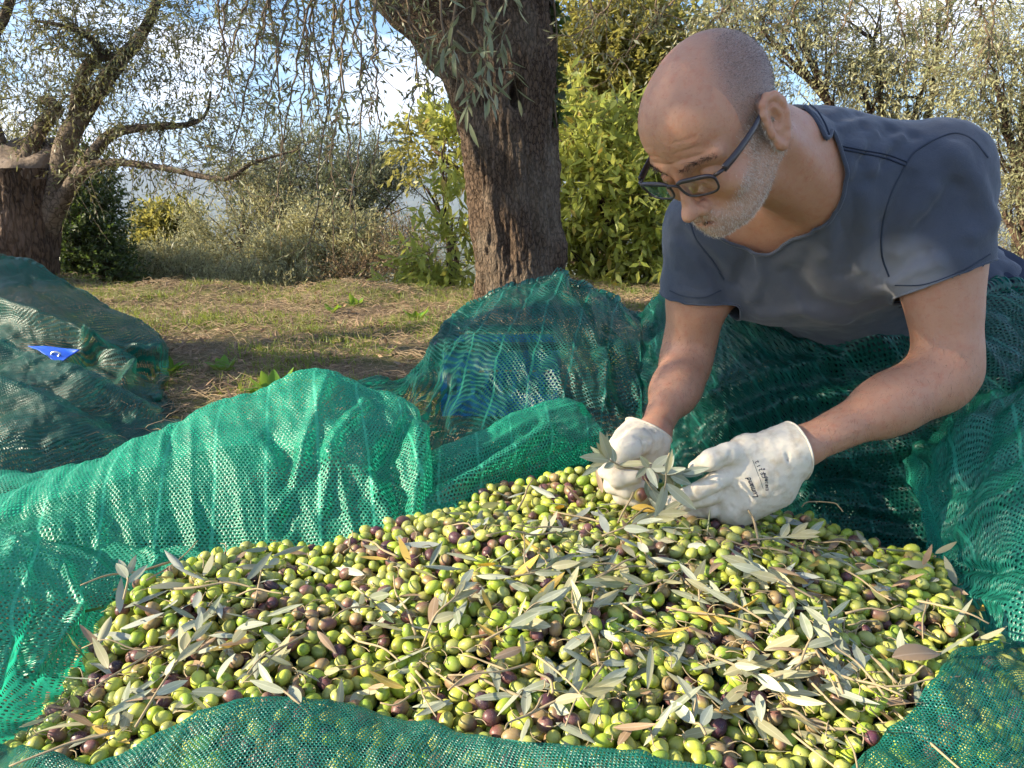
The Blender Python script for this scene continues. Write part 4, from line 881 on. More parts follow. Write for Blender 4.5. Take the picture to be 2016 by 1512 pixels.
def build_olives():
    pts = pack_olives(); print('olives', len(pts)); globals()['OLP'] = pts
    m = olive_mat(); M['olive'] = m
    names = list(CLS); pw = [CLS[k][0] for k in names]
    cls = rng.choice(names, len(pts), p=np.array(pw)/sum(pw))
    pt = fbm(np.stack([pts[:, 0], pts[:, 1], 0*pts[:, 0]], -1), 7, 2, 1.7); flip = (rng.uniform(0, 1, len(pts)) < np.clip(.55+pt*2.2, .1, .95))
    cls = np.where(flip & (cls != 'green'), np.where(rng.uniform(0, 1, len(pts)) < .75, 'green', 'mottled'), cls)
    left = (pts[:, 0] < -.15) & (rng.uniform(0, 1, len(pts)) < .10); cls = np.where(left, rng.choice(['mottled', 'purple'], len(pts)), cls)
    X, Y = pix(pts); inside_f = (X > 5) & (X < 2011) & (Y < 1505)
    h = HH(pts[:, 0], pts[:, 1])
    # seen = nothing close above
    seen = np.zeros(len(pts), bool); cell = .02; gr = {}
    for k, p in enumerate(pts): gr.setdefault((int(p[0]//cell), int(p[1]//cell)), []).append(k)
    for k, p in enumerate(pts):
        vd = CAM-p; vd = vd/np.linalg.norm(vd); blocked = 0
        for a in (-1, 0, 1):
            for b in (-2, -1, 0, 1):
                for q in gr.get((int(p[0]//cell)+a, int(p[1]//cell)+b), ()):
                    if q == k: continue
                    e = pts[q]-p; t = e@vd
                    if t > .004 and np.linalg.norm(e-t*vd) < .0115: blocked += 1
        seen[k] = blocked == 0
    netmask = (seg_d(X, Y, [(x, y) for x, y in HB[:22]]) > 12)
    cand = np.where(inside_f & seen & netmask & ~under_flap(X, Y))[0]
    dist = np.linalg.norm(pts-CAM, axis=1); cand = cand[np.argsort(dist[cand])][:300]; ind = set(cand.tolist())
    lab = {'green': 'glossy green olive in the near part of the heap', 'mottled': 'brownish green mottled olive in the near part of the heap', 'purple': 'ripe dark purple olive in the near part of the heap', 'reddish': 'half ripe reddish olive in the near part of the heap'}
    var = {c: [] for c in names}
    V0, Q, T = olive_unit(18, 12)
    for c in names:
        for v in range(10):
            e = random.uniform(1.12, 1.42); V = V0*np.array([1, random.uniform(.94, 1.0), e]); V[:, 2] += .06*np.maximum(V0[:, 2], 0)**3
            V = V*.0087
            me = mesh_np('olive', V, [Q, T], m); ca = me.color_attributes.new('col', 'FLOAT_COLOR', 'POINT'); ca.data.foreach_set('color', olive_cols(v, c, V0).astype(np.float32).ravel())
            var[c].append(me)
    gname = {'green': 'green olives in the heap', 'mottled': 'mottled olives in the heap', 'purple': 'purple olives in the heap', 'reddish': 'reddish olives in the heap'}
    for k in cand:
        c = cls[k]; o = link('olive', random.choice(var[c])); o.location = pts[k]; o.rotation_mode = 'QUATERNION'; o.rotation_quaternion = rand_rot()
        o.scale = (random.uniform(.86, 1.08),)*3; tag(o, lab[c].replace('near part', 'left front part' if X[k] < 700 else 'middle front part' if X[k] < 1300 else 'right front part'), 'olive', gname[c])
    VV, QQ, TT, CC = [], [], [], []; nb = 0
    for k in range(len(pts)):
        if k in ind: continue
        V1, Q1, T1 = olive_unit(14, 9) if (dist[k] < 1.25 and (seen[k] or h[k]-pts[k, 2] < .012)) else olive_unit(9, 6)
        e = random.uniform(1.12, 1.42); s = .0087*random.uniform(.86, 1.08)
        Rm = np.array(rand_rot().to_matrix()); V = (V1*np.array([1, .97, e])*s)@Rm.T + pts[k]
        VV.append(V); QQ.append(Q1+nb); TT.append(T1+nb); CC.append(olive_cols(0, cls[k], V1)); nb += len(V)
    me = mesh_np('olives', np.concatenate(VV), [np.concatenate(QQ), np.concatenate(TT)], m)
    ca = me.color_attributes.new('col', 'FLOAT_COLOR', 'POINT'); ca.data.foreach_set('color', np.concatenate(CC).astype(np.float32).ravel())
    tag(link('olives', me), kind='stuff')
def under_flap(X, Y):
    f1 = Y > np.interp(X, [0, 150, 262, 340, 440, 560, 780, 1030, 1300, 1500], [1470, 1500, 1478, 1432, 1390, 1377, 1412, 1455, 1495, 1540])-6
    f2 = Y > np.interp(X, [1650, 1742, 1800, 1850, 1885, 1945, 2016], [1560, 1450, 1392, 1332, 1288, 1262, 1238])-6
    return (f1 & (X < 1500)) | (f2 & (X > 1640))
build_olives()

# ------------------------------------------------------------------ loose leaves, twigs and sprigs on the heap
def top_z(x, y):
    d = np.hypot(OLP[:, 0]-x, OLP[:, 1]-y); k = d < .016
    return (OLP[k, 2].max() if k.any() else float(HH(x, y))) + .0085
def leaf_one(L_, W_, curl, fold=.3, nseg=10):
    s = np.linspace(0, 1, nseg); wd = W_/2*np.sin(np.clip(s, 0, 1)**.85*math.pi)**.8; wd[0] = W_*.03; wd[-1] = W_*.01
    wd = np.maximum(wd, W_*.02)
    x = L_*s; z = -curl*L_*s*s
    rows = []
    for f in (-1, -.5, 0, .5, 1):
        rows.append(np.stack([x, f*wd, z+fold*np.abs(f)*wd], -1))
    V = np.stack(rows, 1).reshape(-1, 3); F = []
    for i in range(nseg-1):
        for j in range(4): F.append([i*5+j, i*5+j+1, (i+1)*5+j+1, (i+1)*5+j])
    return V, np.array(F)
def single_leaf_mat(name, top, under, rough=.4, vein=1.25):
    m, ntr = mat(name); n = N(ntr); g = n('NewGeometry'); oi = n('ObjectInfo').outputs['Random']
    c = n.mix(g.outputs['Backfacing'], top, under)
    nz = n.noise(60, 4, n('TexCoord').outputs['Object'], .6)
    c = n.mix(n.ramp(nz, [(.5, (0, 0, 0)), (.8, (.5, .5, .5))]), c, tuple(x*1.5 for x in top))
    s = n('SeparateXYZ'); n.set(s, 0, n('TexCoord').outputs['Object'])
    mid = n.math('LESS_THAN', n.math('ABSOLUTE', s.outputs[1]), .0005)
    c = n.mix(n.math('MULTIPLY', mid, .6), c, tuple(min(1, x*vein+.08) for x in under))
    hs = n('HueSaturation', ins={'Color': c}); n.set(hs, 'Value', n.math('ADD', n.math('MULTIPLY', oi, .5), .75))
    b = n('BsdfPrincipled', ins={'Base Color': hs.outputs[0], 'Roughness': rough, 'Specular IOR Level': .4, 'Normal': n.bump(nz, .3, .001)})
    tr = n('BsdfTranslucent', ins={'Color': tuple(min(1, x*1.6+.02) for x in top)})
    mxs = n('MixShader', ins={0: .18}); ntr.links.new(b.outputs[0], mxs.inputs[1]); ntr.links.new(tr.outputs[0], mxs.inputs[2]); n.end(mxs.outputs[0]); return m
LM = {'silver': single_leaf_mat('loose_silver', (.26, .285, .19), (.33, .35, .26), .45), 'green': single_leaf_mat('loose_green', (.075, .115, .035), (.26, .28, .2), .3),
      'pale': single_leaf_mat('loose_pale', (.30, .30, .14), (.36, .34, .2), .45), 'yellow': single_leaf_mat('loose_yellow', (.50, .30, .03), (.48, .34, .08), .45), 'dry': single_leaf_mat('loose_dry', (.24, .15, .08), (.30, .21, .13), .6)}
def leaf_frame(o, p, yaw, pitch_, roll, s=1):
    o.location = p; o.rotation_euler = (Matrix.Rotation(yaw, 3, 'Z') @ Matrix.Rotation(-pitch_, 3, 'Y') @ Matrix.Rotation(roll, 3, 'X')).to_euler(); o.scale = (s, s, s)
def scatter_pt():
    while True:
        px = random.uniform(20, 1960); py = random.uniform(985, 1500)
        dens = .45 + .55*math.exp(-((px-1300)/330)**2-((py-1080)/110)**2)*2 + .5*math.exp(-((px-1450)/350)**2-((py-1330)/140)**2) + .35*math.exp(-((px-250)/200)**2-((py-1330)/150)**2)
        if random.random() > dens*.8 or py < 1070-.0*px and px < 470: continue
        q = PZ(px, py, .08)
        for _ in range(3): z = float(HH(q[0], q[1])); q = PZ(px, py, z)
        if not inside(np.array(q[0]), np.array(q[1])) or under_flap(np.array(px), np.array(py)): continue
        if float(pdist(np.array(q[0]), np.array(q[1]))) < .012: continue
        return q
def build_loose():
    kinds = ['silver', 'green', 'pale', 'yellow', 'dry']; pw = [.36, .24, .26, .06, .08]
    lab = {'silver': 'loose olive leaf lying silvery underside up on the heap', 'green': 'loose dark green olive leaf lying on the heap', 'pale': 'loose pale grey-green olive leaf lying on the heap', 'yellow': 'yellow withered olive leaf lying on the heap', 'dry': 'dry brown curled leaf lying on the heap'}
    var = {k: [] for k in kinds}
    for k in kinds:
        for _ in range(7):
            V, F = leaf_one(random.uniform(.036, .056), random.uniform(.008, .0125), random.uniform(-.25, .3), random.uniform(-.5, .5)); V[:, 1] += .0
            V[:, 1] += random.uniform(-.08, .08)*V[:, 0]**2/.06
            var[k].append((V, F, mesh_np('leaf', V, F, LM[k])))
    pl = [scatter_pt() for _ in range(480)]; pl.sort(key=lambda q: np.linalg.norm(q-CAM))
    st = {k: MB() for k in kinds}
    for i, q in enumerate(pl):
        k = random.choices(kinds, pw)[0]; V, F, me = random.choice(var[k])
        yaw = random.uniform(0, 6.28); pt = random.gauss(.12, .28); rl = random.gauss(0, .5); p = (q[0], q[1], top_z(q[0], q[1])+random.uniform(-.005, .002)+max(0, -pt)*.02)
        if i < 300:
            o = link('olive_leaf', me); leaf_frame(o, p, yaw, pt, rl, random.uniform(.85, 1.2)); xx = pix(np.array(p))[0]; tag(o, lab[k].replace('the heap', 'the '+('left' if xx < 700 else 'middle' if xx < 1300 else 'right')+' part of the heap'), 'leaf', k+' leaves on the heap')
        else:
            Rm = np.array(Matrix.Rotation(yaw, 3, 'Z') @ Matrix.Rotation(-pt, 3, 'Y') @ Matrix.Rotation(rl, 3, 'X')); st[k].add(V@Rm.T+np.array(p), F)
    mats = []; mb = MB(); 
    me_all = MB(); idx = []
    for a, k in enumerate(kinds):
        if not st[k].n: continue
        v = np.concatenate(st[k].V); f = np.concatenate(st[k].F[4]); me_all.add(v, f); idx += [a]*len(f)
    me = me_all.mesh('olive_leaves', [leafstuff(k) for k in kinds]); me.polygons.foreach_set('material_index', idx); tag(link('olive_leaves', me), kind='stuff')
    # bare twigs
    for _ in range(80):
        q = scatter_pt(); z = top_z(q[0], q[1])+.004; L_ = random.uniform(.04, .12); a = random.uniform(0, 6.28); d = np.array([math.cos(a), math.sin(a), random.uniform(-.05, .3)])
        pts = catmull([np.zeros(3), d*L_*.35+rng.normal(0, .003, 3), d*L_*.7+rng.normal(0, .004, 3), d*L_+np.array([0, 0, -.004])], 12)
        V, F = tube(pts, np.linspace(.0016, .0009, 12)*random.uniform(.8, 1.3), 6)
        o = link('twig', mesh_np('twig', V, F, M['twig_pale'])); o.location = (q[0], q[1], z); xx = pix(q)[0]; tag(o, 'short bare twig lying among the olives in the '+('left' if xx < 700 else 'middle' if xx < 1300 else 'right')+' part of the heap', 'twig', 'bare twigs among the olives')
def build_stems():
    n = 900; q = np.array([scatter_pt() for _ in range(n)]); z = np.array([top_z(a[0], a[1]) for a in q]); a = rng.uniform(0, 6.28, n)
    D = norm(np.stack([np.cos(a), np.sin(a), rng.normal(.15, .35, n)], -1)); Pt = twig_paths(np.stack([q[:, 0], q[:, 1], z-.003], -1), D, rng.uniform(.008, .028, n), 5, .1, .25)
    V, F = tubes_np(Pt, .0008, .0005, 4); tag(link('olive_stems', mesh_np('olive_stems', V, F, M['twig_pale'])), kind='stuff')
def leafstuff(k):
    t = {'silver': ((.30, .33, .27), (.34, .36, .30)), 'green': ((.075, .115, .035), (.26, .28, .2)), 'pale': ((.24, .25, .12), (.32, .31, .2)), 'yellow': ((.5, .3, .03), (.48, .34, .08)), 'dry': ((.24, .15, .08), (.3, .21, .13))}[k]
    return leaf_mat('far_loose_'+k, t[0], t[1], tuple(x*1.2 for x in t[0]), trans=.12, transcol=t[0])
build_loose(); build_stems()
def sprig(path, leaves, label, cat='sprig', r=.0016, lm='silver', group=None, name='olive_sprig'):
    """path: world points; leaves: (t along the stem, direction, length, width, kind)"""
    c = catmull(path, 24); root = empty(name, tuple(c[0]), label, cat, group)
    V, F = tube(c, np.linspace(r, r*.5, 24), 6); put(link('stem', mesh_np('stem', V, F, M['twig_pale'])), root)
    for t, d, L_, W_, k in leaves:
        i = min(23, int(t*23)); d = norm(np.asarray(d, float)); V, F = leaf_one(L_, W_, random.uniform(-.08, .22), random.uniform(.1, .35), 12)
        me = mesh_np('leaf', V, F, LM[k]); o = link('leaf', me, root); o.location = Vector(c[i])-Vector(c[0])
        face = norm(CAM-c[i]) + rng.normal(0, .35, 3); zc = norm(face-d*(face@d)); yc = np.cross(zc, d)
        o.rotation_euler = Matrix(np.stack([d, yc, zc], 1).tolist()).to_euler()
    return root
def heap_sprig(px, py, ang, L_, label, kinds, n=7, lift=.010, leafL=.037):
    q = PZ(px, py, .08)
    for _ in range(3): q = PZ(px, py, float(HH(q[0], q[1]))+.012)
    d = np.array([math.cos(ang), math.sin(ang), .10]); pts = []
    for s in (0, .4, .75, 1):
        w_ = q + d*L_*s + rng.normal(0, .003, 3); w_[2] = top_z(w_[0], w_[1]) + lift + .01*s; pts.append(w_)
    side = np.array([-d[1], d[0], 0]); lv = []
    for k in range(n):
        t = .3+.7*k/(n-1); sg = 1 if k % 2 else -1
        lv.append((t, d*.9*(1+t)+side*sg*random.uniform(.5, 1.1)*(1.2-t*.6)+np.array([0, 0, random.uniform(.05, .5)]), leafL*random.uniform(.8, 1.2), .0108*random.uniform(.8, 1.2), random.choice(kinds)))
    sprig(pts, lv, label)
HS = [(270, 1440, 1.45, .13, 'long olive sprig lying upright in the left front corner of the heap', ['pale', 'silver'], 6), (250, 1190, 1.9, .03, 'grey leaves on a short sprig sticking up at the left back edge of the heap', ['silver', 'silver'], 4),
      (880, 1010, -1.9, .15, 'long reddish bare-ended sprig in the middle of the heap, below the roll of net', ['pale', 'silver'], 5), (830, 1290, .9, .07, 'sprig with broad grey leaves in the middle of the heap', ['silver', 'pale'], 6),
      (960, 1260, .6, .09, 'pale sprig with long leaves just right of the heap centre', ['pale', 'silver', 'green'], 8), (1380, 1290, -.6, .10, 'large sprig right of the heap centre, its stem pointing at the near flap', ['silver', 'pale'], 7),
      (1570, 1330, .9, .09, 'grey sprig in the right front of the heap', ['silver', 'green'], 7), (1600, 1190, 2.7, .08, 'sprig with thin pale leaves near the right back edge of the heap', ['silver', 'pale'], 6),
      (1880, 1110, -2.6, .08, 'sprig with reddish stem end jutting over the dark net at the right back edge', ['silver', 'pale'], 4), (1930, 1190, -2.2, .09, 'dry sprig with yellow-brown leaves at the right edge of the heap', ['pale', 'yellow'], 6),
      (1010, 1140, .2, .08, 'sprig with dark leaves behind the heap centre', ['green', 'pale'], 6), (1180, 1060, .1, .09, "flat bundle of long pale leaves just in front of the picker's right glove", ['pale', 'silver'], 8),
      (1390, 1470, 1.7, .04, 'fan of three grey leaves at the bottom edge of the picture', ['silver'], 4), (700, 1170, -.9, .08, 'grey-leaved sprig under the lit hump of net', ['silver', 'green'], 5),
      (1740, 1380, 2.0, .08, 'leafy sprig beside the near right flap of net', ['green', 'silver'], 6), (1300, 1130, -2.8, .07, 'sprig with narrow leaves in front of the two gloves', ['pale', 'green'], 6), (1040, 1420, .3, .08, 'sprig with pale leaves just above the near flap of net', ['pale', 'silver'], 6),
      (1480, 1090, .3, .08, 'sprig lying in front of the white left glove', ['pale', 'silver'], 6), (620, 1420, 2.6, .06, 'short sprig half under the near left flap', ['silver', 'yellow'], 3), (1520, 1240, 2.4, .10, 'sprig with a long brown stem right of the heap centre', ['silver', 'pale'], 5)]
for a in HS: heap_sprig(*a)
def extras():
    c = catmull([P(1578, 998, 1.19), P(1592, 988, 1.19), P(1640, 990, 1.18), P(1652, 998, 1.175), P(1660, 1008, 1.17)], 20); V, F = tube(c, .0012, 6)
    tag(link('straw_stalk', mesh_np('straw_stalk', V, F, M['twig_pale'])), 'pale bent straw lying on the dark net right of the white glove', 'straw')
    for px, py, yaw, k, s, lb in [(1268, 1004, -.3, 'yellow', 1.1, 'orange yellow leaf just below the right glove'), (1790, 1302, .2, 'dry', 1.5, 'curled brown dead leaf near the right flap of net')]:
        q = PZ(px, py, .12)
        for _ in range(3): q = PZ(px, py, float(HH(q[0], q[1]))+.012)
        V, F = leaf_one(.045, .015, .25, .3); o = link('olive_leaf', mesh_np('leaf', V, F, LM[k])); leaf_frame(o, (q[0]-.02, q[1], top_z(q[0], q[1])+.006), yaw, .1, .4, s); tag(o, lb, 'leaf')
extras()
# ------------------------------------------------------------------ signed-distance sculpting
class Sdf:
    def __init__(s): s.p = []
    def cap(s, a, b, ra, rb, k=.02, op='u'): s.p.append(('c', np.array(a, float), np.array(b, float), ra, rb, k, op)); return s
    def chain(s, pts, rad, k=.01, op='u'):
        for i in range(len(pts)-1): s.cap(pts[i], pts[i+1], rad[i], rad[i+1], k, op)
    def ell(s, c, r, Rm=None, k=.02, op='u'): s.p.append(('e', np.array(c, float), np.array(r, float), np.eye(3) if Rm is None else np.array(Rm, float), 0, k, op)); return s
    def bump(s, c, r, amp, Rm=None): s.p.append(('b', np.array(c, float), np.array(r, float), np.eye(3) if Rm is None else np.array(Rm, float), amp, 0, 'b')); return s
    def path(s, pts, r, amp): s.p.append(('s', np.asarray(pts, float), r, None, amp, 0, 'b')); return s      # ridge or crease along a line
    def one(s, p, Q):
        t, a, b, c, e, k, op = p
        if t == 'c':
            ab = b-a; h = np.clip(((Q-a)@ab)/(ab@ab+1e-12), 0, 1); return np.linalg.norm(Q-a-h[:, None]*ab, axis=1) - (c+(e-c)*h)
        q = (Q-a)@c; k0 = np.linalg.norm(q/b, axis=1); k1 = np.linalg.norm(q/(b*b), axis=1); return k0*(k0-1)/np.maximum(k1, 1e-9)
    def near(s, c, R):
        """the primitives that can matter within R of the point c"""
        c = c[None]; X = [s.one(p, c)[0] if p[0] in 'ce' else None for p in s.p]; d = 1e3
        for p, x in zip(s.p, X):
            if x is not None and p[6] == 'u': d = min(d, x)
        o = Sdf()
        for p, x in zip(s.p, X):
            if x is not None: ok = (x < d+2*R+p[5]+.02) if p[6] == 'u' else (x < R+.03)
            elif p[0] == 'b': ok = np.linalg.norm(c[0]-p[1]) < R+3*p[2].max()
            else: ok = (np.abs(c[0]-(p[1].min(0)+p[1].max(0))/2) < (p[1].max(0)-p[1].min(0))/2+3*p[2]+R).all()
            if ok: o.p.append(p)
        return o
    def __call__(s, Q):
        Q = np.asarray(Q, np.float64); d = np.full(len(Q), 1e3)
        for p in s.p:
            t, a, b, c, e, k, op = p
            if t == 'b':
                q = (Q-a)@c/b; d = d - e*np.exp(-(q*q).sum(1)); continue
            if t == 's':
                m = np.full(len(Q), 1e9)
                for i in range(len(a)-1):
                    ab = a[i+1]-a[i]; h = np.clip(((Q-a[i])@ab)/(ab@ab+1e-12), 0, 1); m = np.minimum(m, np.linalg.norm(Q-a[i]-h[:, None]*ab, axis=1))
                d = d - e*np.exp(-(m/b)**2); continue
            x = s.one(p, Q)
            if op == 'u': h = np.clip(.5+.5*(x-d)/k, 0, 1); d = x + (d-x)*(1-h) - k*h*(1-h) if False else np.minimum(x, d) - np.maximum(k-np.abs(x-d), 0)**2/(4*k)
            else: h = np.maximum(k-np.abs(-x-d), 0); d = np.maximum(d, -x) + h*h/(4*k)
        return d
def grad(f, Q, e=.0008):
    return np.stack([f(Q+np.eye(3)[i]*e)-f(Q-np.eye(3)[i]*e) for i in range(3)], 1)/(2*e)
def by_cell(f, Q, fn, cell=.035):
    """run fn(sub-sdf, points) cell by cell with only the primitives near each cell"""
    key = np.floor(Q/cell).astype(np.int64); k = key[:, 0]*73856093 ^ key[:, 1]*19349663 ^ key[:, 2]*83492791
    od = np.argsort(k, kind='stable'); br = np.flatnonzero(np.diff(k[od]))+1; out_ = np.empty((len(Q), 3))
    for idx in np.split(od, br):
        q = Q[idx]; c = q.mean(0); R_ = np.linalg.norm(q-c, axis=1).max()+.012; out_[idx] = fn(f.near(c, R_), q)
    return out_
def _newton(it):
    def g_(f, Q):
        for _ in range(it):
            g = grad(f, Q); d = f(Q); Q = Q - np.clip(d, -.004, .004)[:, None]*g/np.maximum((g*g).sum(1), .05)[:, None]
        return Q
    return g_
def project(f, Q, it=3): return by_cell(f, Q, _newton(it)) if isinstance(f, Sdf) else _newton(it)(f, Q)
def normals(f, Q): return norm(by_cell(f, Q, grad))
def extract(f, lo, hi, h):
    """surface nets on a sparse grid"""
    lo = np.array(lo, float); n = np.ceil((np.array(hi)-lo)/h).astype(int)+1
    B = 8; nb = -(-n//B); n = nb*B+1
    ci = np.stack(np.meshgrid(*[np.arange(k) for k in nb], indexing='ij'), -1).reshape(-1, 3)
    cen = lo + (ci*B+B/2)*h; dc = f(cen); act = ci[np.abs(dc) < B*h*.9+.03]
    A = np.full(n, np.nan, np.float32)
    off_ = np.stack(np.meshgrid(*[np.arange(B+1)]*3, indexing='ij'), -1).reshape(-1, 3)
    for cb in act:
        idx = cb*B + off_; sub = f.near(lo+(cb*B+B/2)*h, B*h*.87)
        A[idx[:, 0], idx[:, 1], idx[:, 2]] = sub(lo+idx*h)
    A[np.isnan(A)] = 1.0    # (far cells: filled below by sign of the block centre)
    for c, d in zip(ci[np.abs(dc) >= B*h*.9+.03], dc[np.abs(dc) >= B*h*.9+.03]):
        if d < 0:
            sl = tuple(slice(c[i]*B+1, c[i]*B+B) for i in range(3)); A[sl] = -1.0
    # faces of inner blocks shared with others
    inn = set(map(tuple, ci[dc <= -(B*h*.9+.03)]))
    for c in inn:
        for ax in range(3):
            sl = [slice(c[i]*B, c[i]*B+B+1) for i in range(3)]; sub = A[tuple(sl)]; sub[sub == 1.0] = -1.0
    S = A < 0
    corners = [(i, j, k) for i in (0, 1) for j in (0, 1) for k in (0, 1)]
    m = np.array(A.shape)-1
    cnt = sum(S[i:i+m[0], j:j+m[1], k:k+m[2]].astype(np.int8) for i, j, k in corners)
    cells = np.argwhere((cnt > 0) & (cnt < 8)); vid = np.full(m, -1, np.int32); vid[tuple(cells.T)] = np.arange(len(cells))
    acc = np.zeros((len(cells), 3)); num = np.zeros(len(cells))
    for a in range(8):
        for b in range(a+1, 8):
            ca, cb = np.array(corners[a]), np.array(corners[b])
            if np.abs(ca-cb).sum() != 1: continue
            va = A[tuple((cells+ca).T)]; vb = A[tuple((cells+cb).T)]; x = (va < 0) != (vb < 0)
            t = np.where(x, va/np.where(x, va-vb, 1), 0)[:, None]
            acc += np.where(x[:, None], ca + (cb-ca)*t, 0); num += x
    V = lo + (cells + acc/num[:, None])*h
    F = []
    for ax in range(3):
        o1, o2 = [(1, 2), (2, 0), (0, 1)][ax]
        e = np.zeros(3, int); e[ax] = 1
        sl0 = tuple(slice(1, -1) if i != ax else slice(0, -1) for i in range(3)); sl1 = tuple(slice(1, -1) if i != ax else slice(1, None) for i in range(3))
        x = S[sl0] != S[sl1]; ed = np.argwhere(x) + np.array([1 if i != ax else 0 for i in range(3)])
        sgn = S[tuple(ed.T)]
        d1 = np.zeros(3, int); d1[o1] = 1; d2 = np.zeros(3, int); d2[o2] = 1
        q = [vid[tuple((ed-dd).T)] for dd in (d1*0, d1, d1+d2, d2)]
        q = np.stack(q, 1); q[~sgn] = q[~sgn][:, ::-1]; F.append(q)
    F = np.concatenate(F); F = F[(F >= 0).all(1)]
    return V, F
def clip(V, F, val):
    """keep the part of a quad/tri mesh where val < 0, cut exactly along val = 0"""
    T = np.concatenate([F[:, [0, 1, 2]], F[:, [0, 2, 3]]]) if F.shape[1] == 4 else F
    n_in = (val[T] < 0).sum(1); keepT = T[n_in == 3]; mix = T[(n_in > 0) & (n_in < 3)]; V = list(V); cache = {}; new = []
    def mid(a, b):
        k = (min(a, b), max(a, b))
        if k not in cache:
            t = val[a]/(val[a]-val[b]); t = min(.97, max(.03, t)); V.append(V[a]+(V[b]-V[a])*t); cache[k] = len(V)-1
        return cache[k]
    for tri in mix.tolist():
        poly = []
        for i in range(3):
            a, b = tri[i], tri[(i+1) % 3]
            if val[a] < 0: poly.append(a)
            if (val[a] < 0) != (val[b] < 0): poly.append(mid(a, b))
        for i in range(1, len(poly)-1): new.append((poly[0], poly[i], poly[i+1]))
    F = np.concatenate([keepT, np.array(new, int).reshape(-1, 3)]); V = np.array(V)
    us = np.unique(F); mp_ = np.full(len(V), -1); mp_[us] = np.arange(len(us)); return V[us], mp_[F]
def sculpt(f, lo, hi, h, refine=None, it=3):
    V, F = extract(f, lo, hi, h)
    V = project(f, V, it)
    if refine is not None:
        me = mesh_np('tmp', V, F); bm = bmesh.new(); bm.from_mesh(me)
        bm.verts.ensure_lookup_table(); sel = refine(V)
        ed = [e for e in bm.edges if sel[e.verts[0].index] and sel[e.verts[1].index]]
        bmesh.ops.subdivide_edges(bm, edges=ed, cuts=1, use_grid_fill=True)
        bm.to_mesh(me); bm.free(); bpy.data.meshes.remove
        V = np.empty(len(me.vertices)*3); me.vertices.foreach_get('co', V); V = V.reshape(-1, 3)
        Fs = [[], []]
        for p in me.polygons:
            k = tuple(p.vertices)
            if len(k) == 4: Fs[0].append(k)
            elif len(k) == 3: Fs[1].append(k)
            else:
                for i in range(1, len(k)-1): Fs[1].append((k[0], k[i], k[i+1]))
        V = project(f, V, it); F = [np.array(x) for x in Fs if len(x)]
        bpy.data.meshes.remove(me)
    return V, F

# ------------------------------------------------------------------ the picker
AX_R = np.array([1, 0, 0.]); AX_U = np.array([0, sp, cp]); AX_T = np.array([0, -cp, sp])
def img(r, u, t): return AX_R*r + AX_U*u + AX_T*t
HC = P(1411, 257, 1.075)                 # middle of the head
_t = norm(CAM-HC); _r = norm(AX_R-_t*(AX_R@_t)); _u = np.cross(_t, _r)
def imr(r, u, t): return _r*r + _u*u + _t*t
HL = norm(imr(.765, .14, .63)); HF = norm(imr(-.395, -.645, .655)); HF = norm(HF-HL*(HF@HL)); HU = np.cross(HF, HL)
HM = np.stack([HL, HF, HU], 1)          # columns: his left, forward, up
HS_ = .985
def hd(x, y, z): return HC + HM@(np.array([x, y, z], float)*HS_)
def hloc(Q): return ((Q-HC)@HM)/HS_
J = dict(neck=P(1620, 345, 1.24), shL=P(1838, 352, 1.22), shR=P(1398, 455, 1.36), elL=P(1868, 742, 1.17), elR=P(1352, 708, 1.40), wrL=P(1578, 880, 1.10), wrR=P(1285, 858, 1.20),
         chest=P(1630, 470, 1.36), belly=P(1700, 520, 1.50), pelvis=P(1830, 610, 1.66))
tor = norm(J['pelvis']-J['neck']); shd = norm(J['shL']-J['shR'])
tz = -tor; tx = norm(shd-tz*(shd@tz)); ty = np.cross(tz, tx)     # tx his left, ty: forward or back
if ty@np.array([0, -1, -1.]) < 0: ty = -ty
TM = np.stack([tx, ty, tz], 1)
